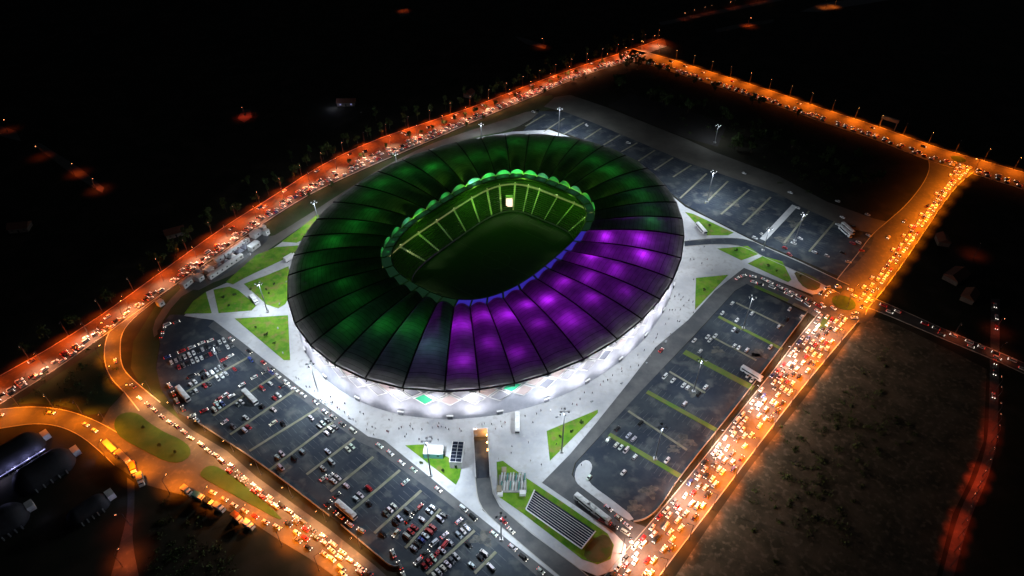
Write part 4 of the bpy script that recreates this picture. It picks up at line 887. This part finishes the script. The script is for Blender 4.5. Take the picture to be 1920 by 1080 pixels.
for x, y, w in ((945, 886, 'above'), (936, 921, 'left of')):
    p = P(x, y); t = thing('tank', 'small pale tank %s the pipe plant' % w, 'tank', (p.x, p.y, .3)); MB().box((0, 0, 1), (2.2, 3.2, 1.8)).box((0, 0, 2.0), (1.8, 2.8, .25)).build('body', M['cream_paint'], t)
# arched halls
def hall(a, b, w, h, label, lit):
    A, B = P(*a), P(*b); d = B - A; L = d.length; t = thing('arched_hall', label, 'hall', A, math.atan2(d.y, d.x), 'arched halls'); n_ = 14
    def ring(x):
        e = w * .45; d_ = min(x, L - x); r_ = math.sqrt(max(.02, 1 - (1 - d_ / e) ** 2)) if d_ < e else 1.0
        return [(x, -w / 2 * r_ * math.cos(math.pi * i / n_), h * r_ * math.sin(math.pi * i / n_) + .1) for i in range(n_ + 1)]
    for k in range(8):
        xs = [L * (k + j / 4) / 8 for j in range(5)]; vs = [p for x in xs for p in ring(x)]
        MB().add(vs, [(j * (n_ + 1) + i, j * (n_ + 1) + i + 1, (j + 1) * (n_ + 1) + i + 1, (j + 1) * (n_ + 1) + i) for j in range(4) for i in range(n_)]).build('roof_segment', M['hall_membrane'], t, sm=True)
    MB().box((L + 1.0, 0, 1.6), (3.0, 4.0, 3.2)).build('entrance_porch', M['white_paint'], t)
    for k in range(2, 7): MB().box((L * k / 8, -w / 2 - .3, 1.2), (.5, .5, 2.4)).build('buttress', M['steel_grey'], t)
    if lit:
        if lit > 500: MB().box((L * .5, -w / 2 - 1.2, 2.4), (L * .8, .25, .4)).build('light_strip', M['hall_light'], t)
        for k in ((.1, .35, .6, .85) if lit > 500 else (.95,)): lamp('hall_strip_and_fill_lamp', 'POINT', float(lit) * .7, (.5, .5, 1.0), t, (L * k + (4 if lit < 500 else 0), -w / 2 - 1.6, 3.4), .3)  # strip hall is lit along its strip; the others get an added end lamp
hall((-25, 888), (84, 822), 16, 7.5, 'upper arched hall with violet-lit side below the lower-left road', 900)
hall((28, 922), (140, 852), 16, 7.5, 'lower arched hall with dark roof beside the dirt yard', 240)
hall((128, 985), (205, 934), 10, 5, 'small arched hall with pale porch beside the alley', 150)
hall((-40, 1012), (55, 955), 16, 7, 'dark arched hall cut by the left edge of the picture', 90)
for i, (x, y, w, l_) in enumerate([(1790, 522, 9, 14), (650, 196, 8, 16), (1815, 560, 7, 10), (1765, 455, 7, 9), (40, 430, 8, 12), (330, 440, 7, 12), (880, 180, 7, 9)]):
    tx = ['beyond the roundabout under a red lamp', 'lit blue above the highway', 'by the cross road', 'right of the avenue', 'at the left edge', 'left of the highway', 'above the highway trees'][i]
    p = P(x, y); t = thing('house', 'small dim gabled house ' + tx, 'house', (p.x, p.y, 0), random.uniform(0, 3), 'dim houses in the dark land')
    MB().box((0, 0, 1.7), (l_, w, 3.4)).build('wall', M['far_wall'], t)
    MB().loft([[(x_, -w / 2 - .5, 3.3), (x_, w / 2 + .5, 3.3), (x_, 0, 6.0)] for x_ in (-l_ / 2 - .5, l_ / 2 + .5)]).build('roof', M['far_roof'], t)
    MB().box((0, -w / 2 - .02, 1.1), (1.0, .1, 2.1)).build('door', M['glass_dark'], t)
    for k in (-.3, .3): MB().box((l_ * k, -w / 2 - .02, 1.9), (1.3, .1, 1.2)).build('window', M['hall_light' if i == 1 else 'window_far'], t); 
    if i == 1: lamp('house_lamp', 'POINT', 700.0, (.6, .65, 1), t, (-l_ * .7, -w, 4), .3)
# gantry sign over the upper avenue
p = P(1663, 240); g = thing('sign_gantry', 'orange-lit box gantry standing over the upper avenue', 'gantry', (p.x, p.y, 0), heading((1650, 234), (1680, 244)))
MB().box((0, 0, 8), (14, 2.4, 2.6)).build('sign_box', M['cream_paint'], g)
for x in (-6.2, 6.2): MB().tube((x, 0, 0), (x, 0, 7), .35, n=8).build('post', M['steel_grey'], g)
# boundary walls of the car parks
def wall(name, pts, label, h=1.1):
    t = thing(name, label, 'wall'); q = [P(*p) for p in smooth(pts, 2, False)]
    for a, b in zip(q, q[1:]):
        d = b - a; MB().box(((a + b) / 2 + Vector((0, 0, h / 2 + .05))), (d.length + .1, .28, h), math.atan2(d.y, d.x)).build('wall_section', M['concrete'], t)
wall('boundary_wall', [(1513, 587), (1392, 749), (1272, 897), (1238, 952), (1212, 974), (1188, 979)], 'low pale wall between the right car park and the crowded avenue')
wall('boundary_wall', [(372, 794), (490, 870), (618, 968)], 'low pale wall along the upper outer edge of the left car park')
wall('boundary_wall', [(640, 985), (715, 1048), (735, 1064), (752, 1062)], 'low pale wall along the bottom outer edge of the left car park')

# ------------------------------------------------------------------ trees
def tree_meshes(seed, h, r, n_):
    rg = random.Random(seed); tr_ = MB().tube((0, 0, 0), (.1, .05, h * .45), .16 + h * .012, .10, 6)
    for k in range(5):
        a = rg.uniform(0, 6.3); tr_.tube((.1, .05, h * (.28 + .05 * k)), (math.cos(a) * r * .6, math.sin(a) * r * .6, h * (.55 + .07 * k)), .08, .03, 4)
    cr = MB(); cl = [(rg.gauss(0, r * .42), rg.gauss(0, r * .42), h * rg.uniform(.42, .92), rg.uniform(.25, .5) * r) for _ in range(11)]
    for k in range(n_):
        x, y, z, q = rg.choice(cl); v = Vector((rg.gauss(0, 1), rg.gauss(0, 1), rg.gauss(0, .8))).normalized() * q * rg.uniform(.55, 1.1); c = Vector((x, y, z)) + v
        n1 = Vector((rg.gauss(0, 1), rg.gauss(0, 1), rg.gauss(0, 1))).normalized(); u = n1.orthogonal().normalized() * rg.uniform(.25, .55); w = n1.cross(u)
        cr.add([c - u - w * .5, c + u - w * .4, c + u * .7 + w * .6, c - u * .8 + w * .5], [(0, 1, 2, 3)])
    return tr_.mesh('trunk', M['bark']), cr.mesh('crown', M['leaf'])
TM = [tree_meshes(s, 8.5, 3.0, 420) for s in range(4)]; TS = [tree_meshes(50 + s, 4.6, 1.8, 240) for s in range(3)]; TP = [tree_meshes(90 + s, 11, 1.9, 420) for s in range(3)]
trng = random.Random(3)
def tree(p, ms, label, group, name='tree', sc=1.0):
    t = thing(name, label, 'tree', (p.x, p.y, 0), trng.uniform(0, 6.3), group); s = sc * trng.uniform(.8, 1.25); t.scale = (s, s, s * trng.uniform(.9, 1.15)); a, b = trng.choice(ms); obj('trunk', a, t); obj('crown', b, t)
pts = HW.l; n_ = len(pts); k = 0
for i in range(8, n_ - 8, 3):
    if trng.random() < .72:
        d = (HW.l[i] - HW.r[i]).normalized(); k += 1
        tree(pts[i] + d * trng.uniform(3.5, 10) + Vector((trng.uniform(-3, 3), trng.uniform(-3, 3), 0)), TP + TM, '%s tree from the near end of the dark belt outside the highway' % nth(min(k, 99)), 'trees outside the highway')
k = 0
for i in range(int(n_ * .42), int(n_ * .86), 3):
    if trng.random() < .7:
        k += 1; tree(HW.l[i].lerp(HW.r[i], .5 + trng.uniform(-.02, .04)), TS, '%s small tree from the near end on the highway median' % nth(k), 'trees on the highway median')
k = 0
for x, y in [(1165, 118), (1180, 122), (1192, 116), (1205, 120), (1195, 128), (1215, 128), (1175, 130), (1235, 134), (1252, 140), (1268, 148), (1300, 160), (1340, 172), (1410, 196), (1425, 200), (1495, 220)]:
    k += 1; tree(P(x, y), TM, '%s dark tree from the highway end below the upper avenue' % nth(k), 'trees below the upper avenue')
k = 0
for i in range(int(n_ * .30), int(n_ * .80), 5):
    k += 1; d = (HW.r[i] - HW.l[i]).normalized()
    if trng.random() < .6: tree(HW.r[i] + d * trng.uniform(3, 6), TS, '%s small tree from the near end on the verge inside the highway' % nth(k), 'trees inside the highway')
k = 0
for x, y in sorted([(470, 545), (500, 545), (515, 535), (505, 552), (420, 560), (440, 555), (430, 575), (500, 630), (515, 645), (480, 615), (1440, 500), (1455, 510), (1380, 472), (1330, 425), (1320, 545), (1050, 820), (1070, 812), (1090, 795), (790, 870), (830, 885), (270, 805), (300, 838), (330, 850), (1500, 520)]):
    k += 1; tree(P(x, y), TS, '%s young tree on the lawns and islands, counted from the left' % nth(k), 'young trees on lawns', 'young_tree', .42) 

k = 0
for i in range(30, n_ - 6, 5):
    d = (HW.l[i] - HW.r[i]).normalized(); k += 1; tree(pts[i] + d * trng.uniform(13, 30) + Vector((trng.uniform(-5, 5), trng.uniform(-5, 5), 0)), TM + TP, '%s tree from the near end in the back row beyond the highway' % nth(k), 'trees in the back row beyond the highway')
wood = sorted((trng.uniform(0, 1), trng.uniform(0, 1)) for _ in range(44))
for k, (u_, v_) in enumerate(wood):
    x = 1150 + 500 * u_; tree(P(x, 140 + 160 * u_ + (8 + (62 if u_ > .45 else 22) * v_)), TM, '%s dark tree of the wooded plot under the upper avenue, from the left' % nth(k + 1), 'trees of the wooded plot')
# scrub scattered over the waste ground
sr = random.Random(21); scr = MB()
def scatter(poly, n_):
    for _ in range(n_):
        w = [sr.random() ** 3 for _ in poly]; s_ = sum(w); x = sum(p[0] * q for p, q in zip(poly, w)) / s_ + sr.gauss(0, 25); y = sum(p[1] * q for p, q in zip(poly, w)) / s_ + sr.gauss(0, 18); c0 = P(x, y); r0 = sr.uniform(.5, 1.7)
        for k in range(26):
            c = c0 + Vector((sr.gauss(0, r0), sr.gauss(0, r0), abs(sr.gauss(0, r0 * .5)) + .1)); n1 = Vector((sr.gauss(0, 1), sr.gauss(0, 1), sr.gauss(0, 1))).normalized(); u = n1.orthogonal().normalized() * sr.uniform(.2, .5); w_ = n1.cross(u)
            scr.add([c - u - w_ * .5, c + u - w_ * .4, c + u * .7 + w_ * .6, c - u * .8 + w_ * .5], [(0, 1, 2, 3)])
scatter([(1660, 620), (1480, 790), (1400, 1060), (1560, 1060), (1700, 800)], 110); scatter([(1120, 160), (1400, 250), (1660, 300), (1600, 380)], 90); scatter([(60, 740), (150, 740), (180, 680)], 25); scatter([(300, 950), (420, 1060), (330, 1070)], 40)
tag(scr.build('scrub', M['leaf']), 'low dark scrub scattered over the waste ground round the roads', 'scrub', kind='stuff')

# ------------------------------------------------------------------ people
def person_mesh(stride, m_):
    me = bpy.data.meshes.new('figure')
    J = [(0, 0, .95), (0, 0, 1.2), (0, 0, 1.45), (.02, 0, 1.56), (.03, 0, 1.72), (stride, .1, .5), (stride * 1.5, .1, .05), (stride * 1.5 + .14, .1, .03), (-stride, -.1, .5), (-stride * 1.7, -.1, .05), (-stride * 1.7 + .14, -.1, .03), (0, .2, 1.42), (-stride * .6, .26, 1.12), (-stride * .3 + .08, .26, .86), (0, -.2, 1.42), (stride * .6, -.26, 1.12), (stride * .8 + .05, -.26, .86), (0, .1, .92), (0, -.1, .92)]
    E_ = [(0, 1), (1, 2), (2, 3), (3, 4), (0, 17), (17, 5), (5, 6), (6, 7), (0, 18), (18, 8), (8, 9), (9, 10), (2, 11), (11, 12), (12, 13), (2, 14), (14, 15), (15, 16)]
    rad = [.15, .15, .14, .06, .11, .075, .05, .045, .075, .05, .045, .06, .045, .04, .06, .045, .04, .1, .1]
    me.from_pydata(J, [], []) if False else me.from_pydata(J, E_, [])
    o = bpy.data.objects.new('figure', me); COL.objects.link(o); sk = o.modifiers.new('skin', 'SKIN')
    for v, r in zip(me.skin_vertices[0].data, rad): v.radius = (r, r)
    me.skin_vertices[0].data[0].use_root = True
    o.modifiers.new('sub', 'SUBSURF').levels = 1
    bpy.context.view_layer.update(); out = bpy.data.meshes.new_from_object(o.evaluated_get(bpy.context.evaluated_depsgraph_get())); bpy.data.objects.remove(o); out.name = 'person'
    out.materials.clear(); out.materials.append(M[m_]); out.materials.append(M['skin'])
    for p in out.polygons: p.material_index = 1 if p.center.z > 1.53 else 0
    return out
PMESH = {c: [person_mesh(s, 'cloth_' + c) for s in (.04, .2)] for c in ('dark', 'red', 'pale')}
prng = random.Random(9); pc = {}
def person(p, zone, z=.22):
    c = prng.choices(('dark', 'red', 'pale'), (70, 10, 20))[0]; pc[(c, zone)] = pc.get((c, zone), 0) + 1
    o = tag(obj('person', prng.choice(PMESH[c]), None, (p.x, p.y, z), prng.uniform(0, 6.3)), '%s person in %s clothes %s' % (nth(pc[(c, zone)]), {'dark': 'dark', 'red': 'red', 'pale': 'pale'}[c], zone), 'person', 'people on the plaza')
for k in range(64):
    a = 176 + 104 * (k + prng.random()) / 64; person(CEN + rim_pt(a, 1.03 + prng.random() ** 2 * .06), 'along the lit facade, counted from the left')
for x, y in sorted([(prng.uniform(700, 880), prng.uniform(795, 830)) for _ in range(12)] + [(prng.uniform(925, 1090), prng.uniform(790, 880)) for _ in range(12)] + [(prng.uniform(560, 640), prng.uniform(690, 760)) for _ in range(8)]):
    if not (880 < x < 922): person(P(x, y), 'out on the open plaza, counted from the left')
for x, y in sorted([(prng.uniform(1230, 1300), prng.uniform(540, 600)) for _ in range(12)] + [(prng.uniform(1290, 1340), prng.uniform(465, 510)) for _ in range(6)]): person(P(x, y), 'by the entry road, counted from the left')
for k in range(10): f = (k + prng.random()) / 10; person(P(560 + 150 * f, 712 + 112 * f), 'beside the left car park lane, counted from the top')
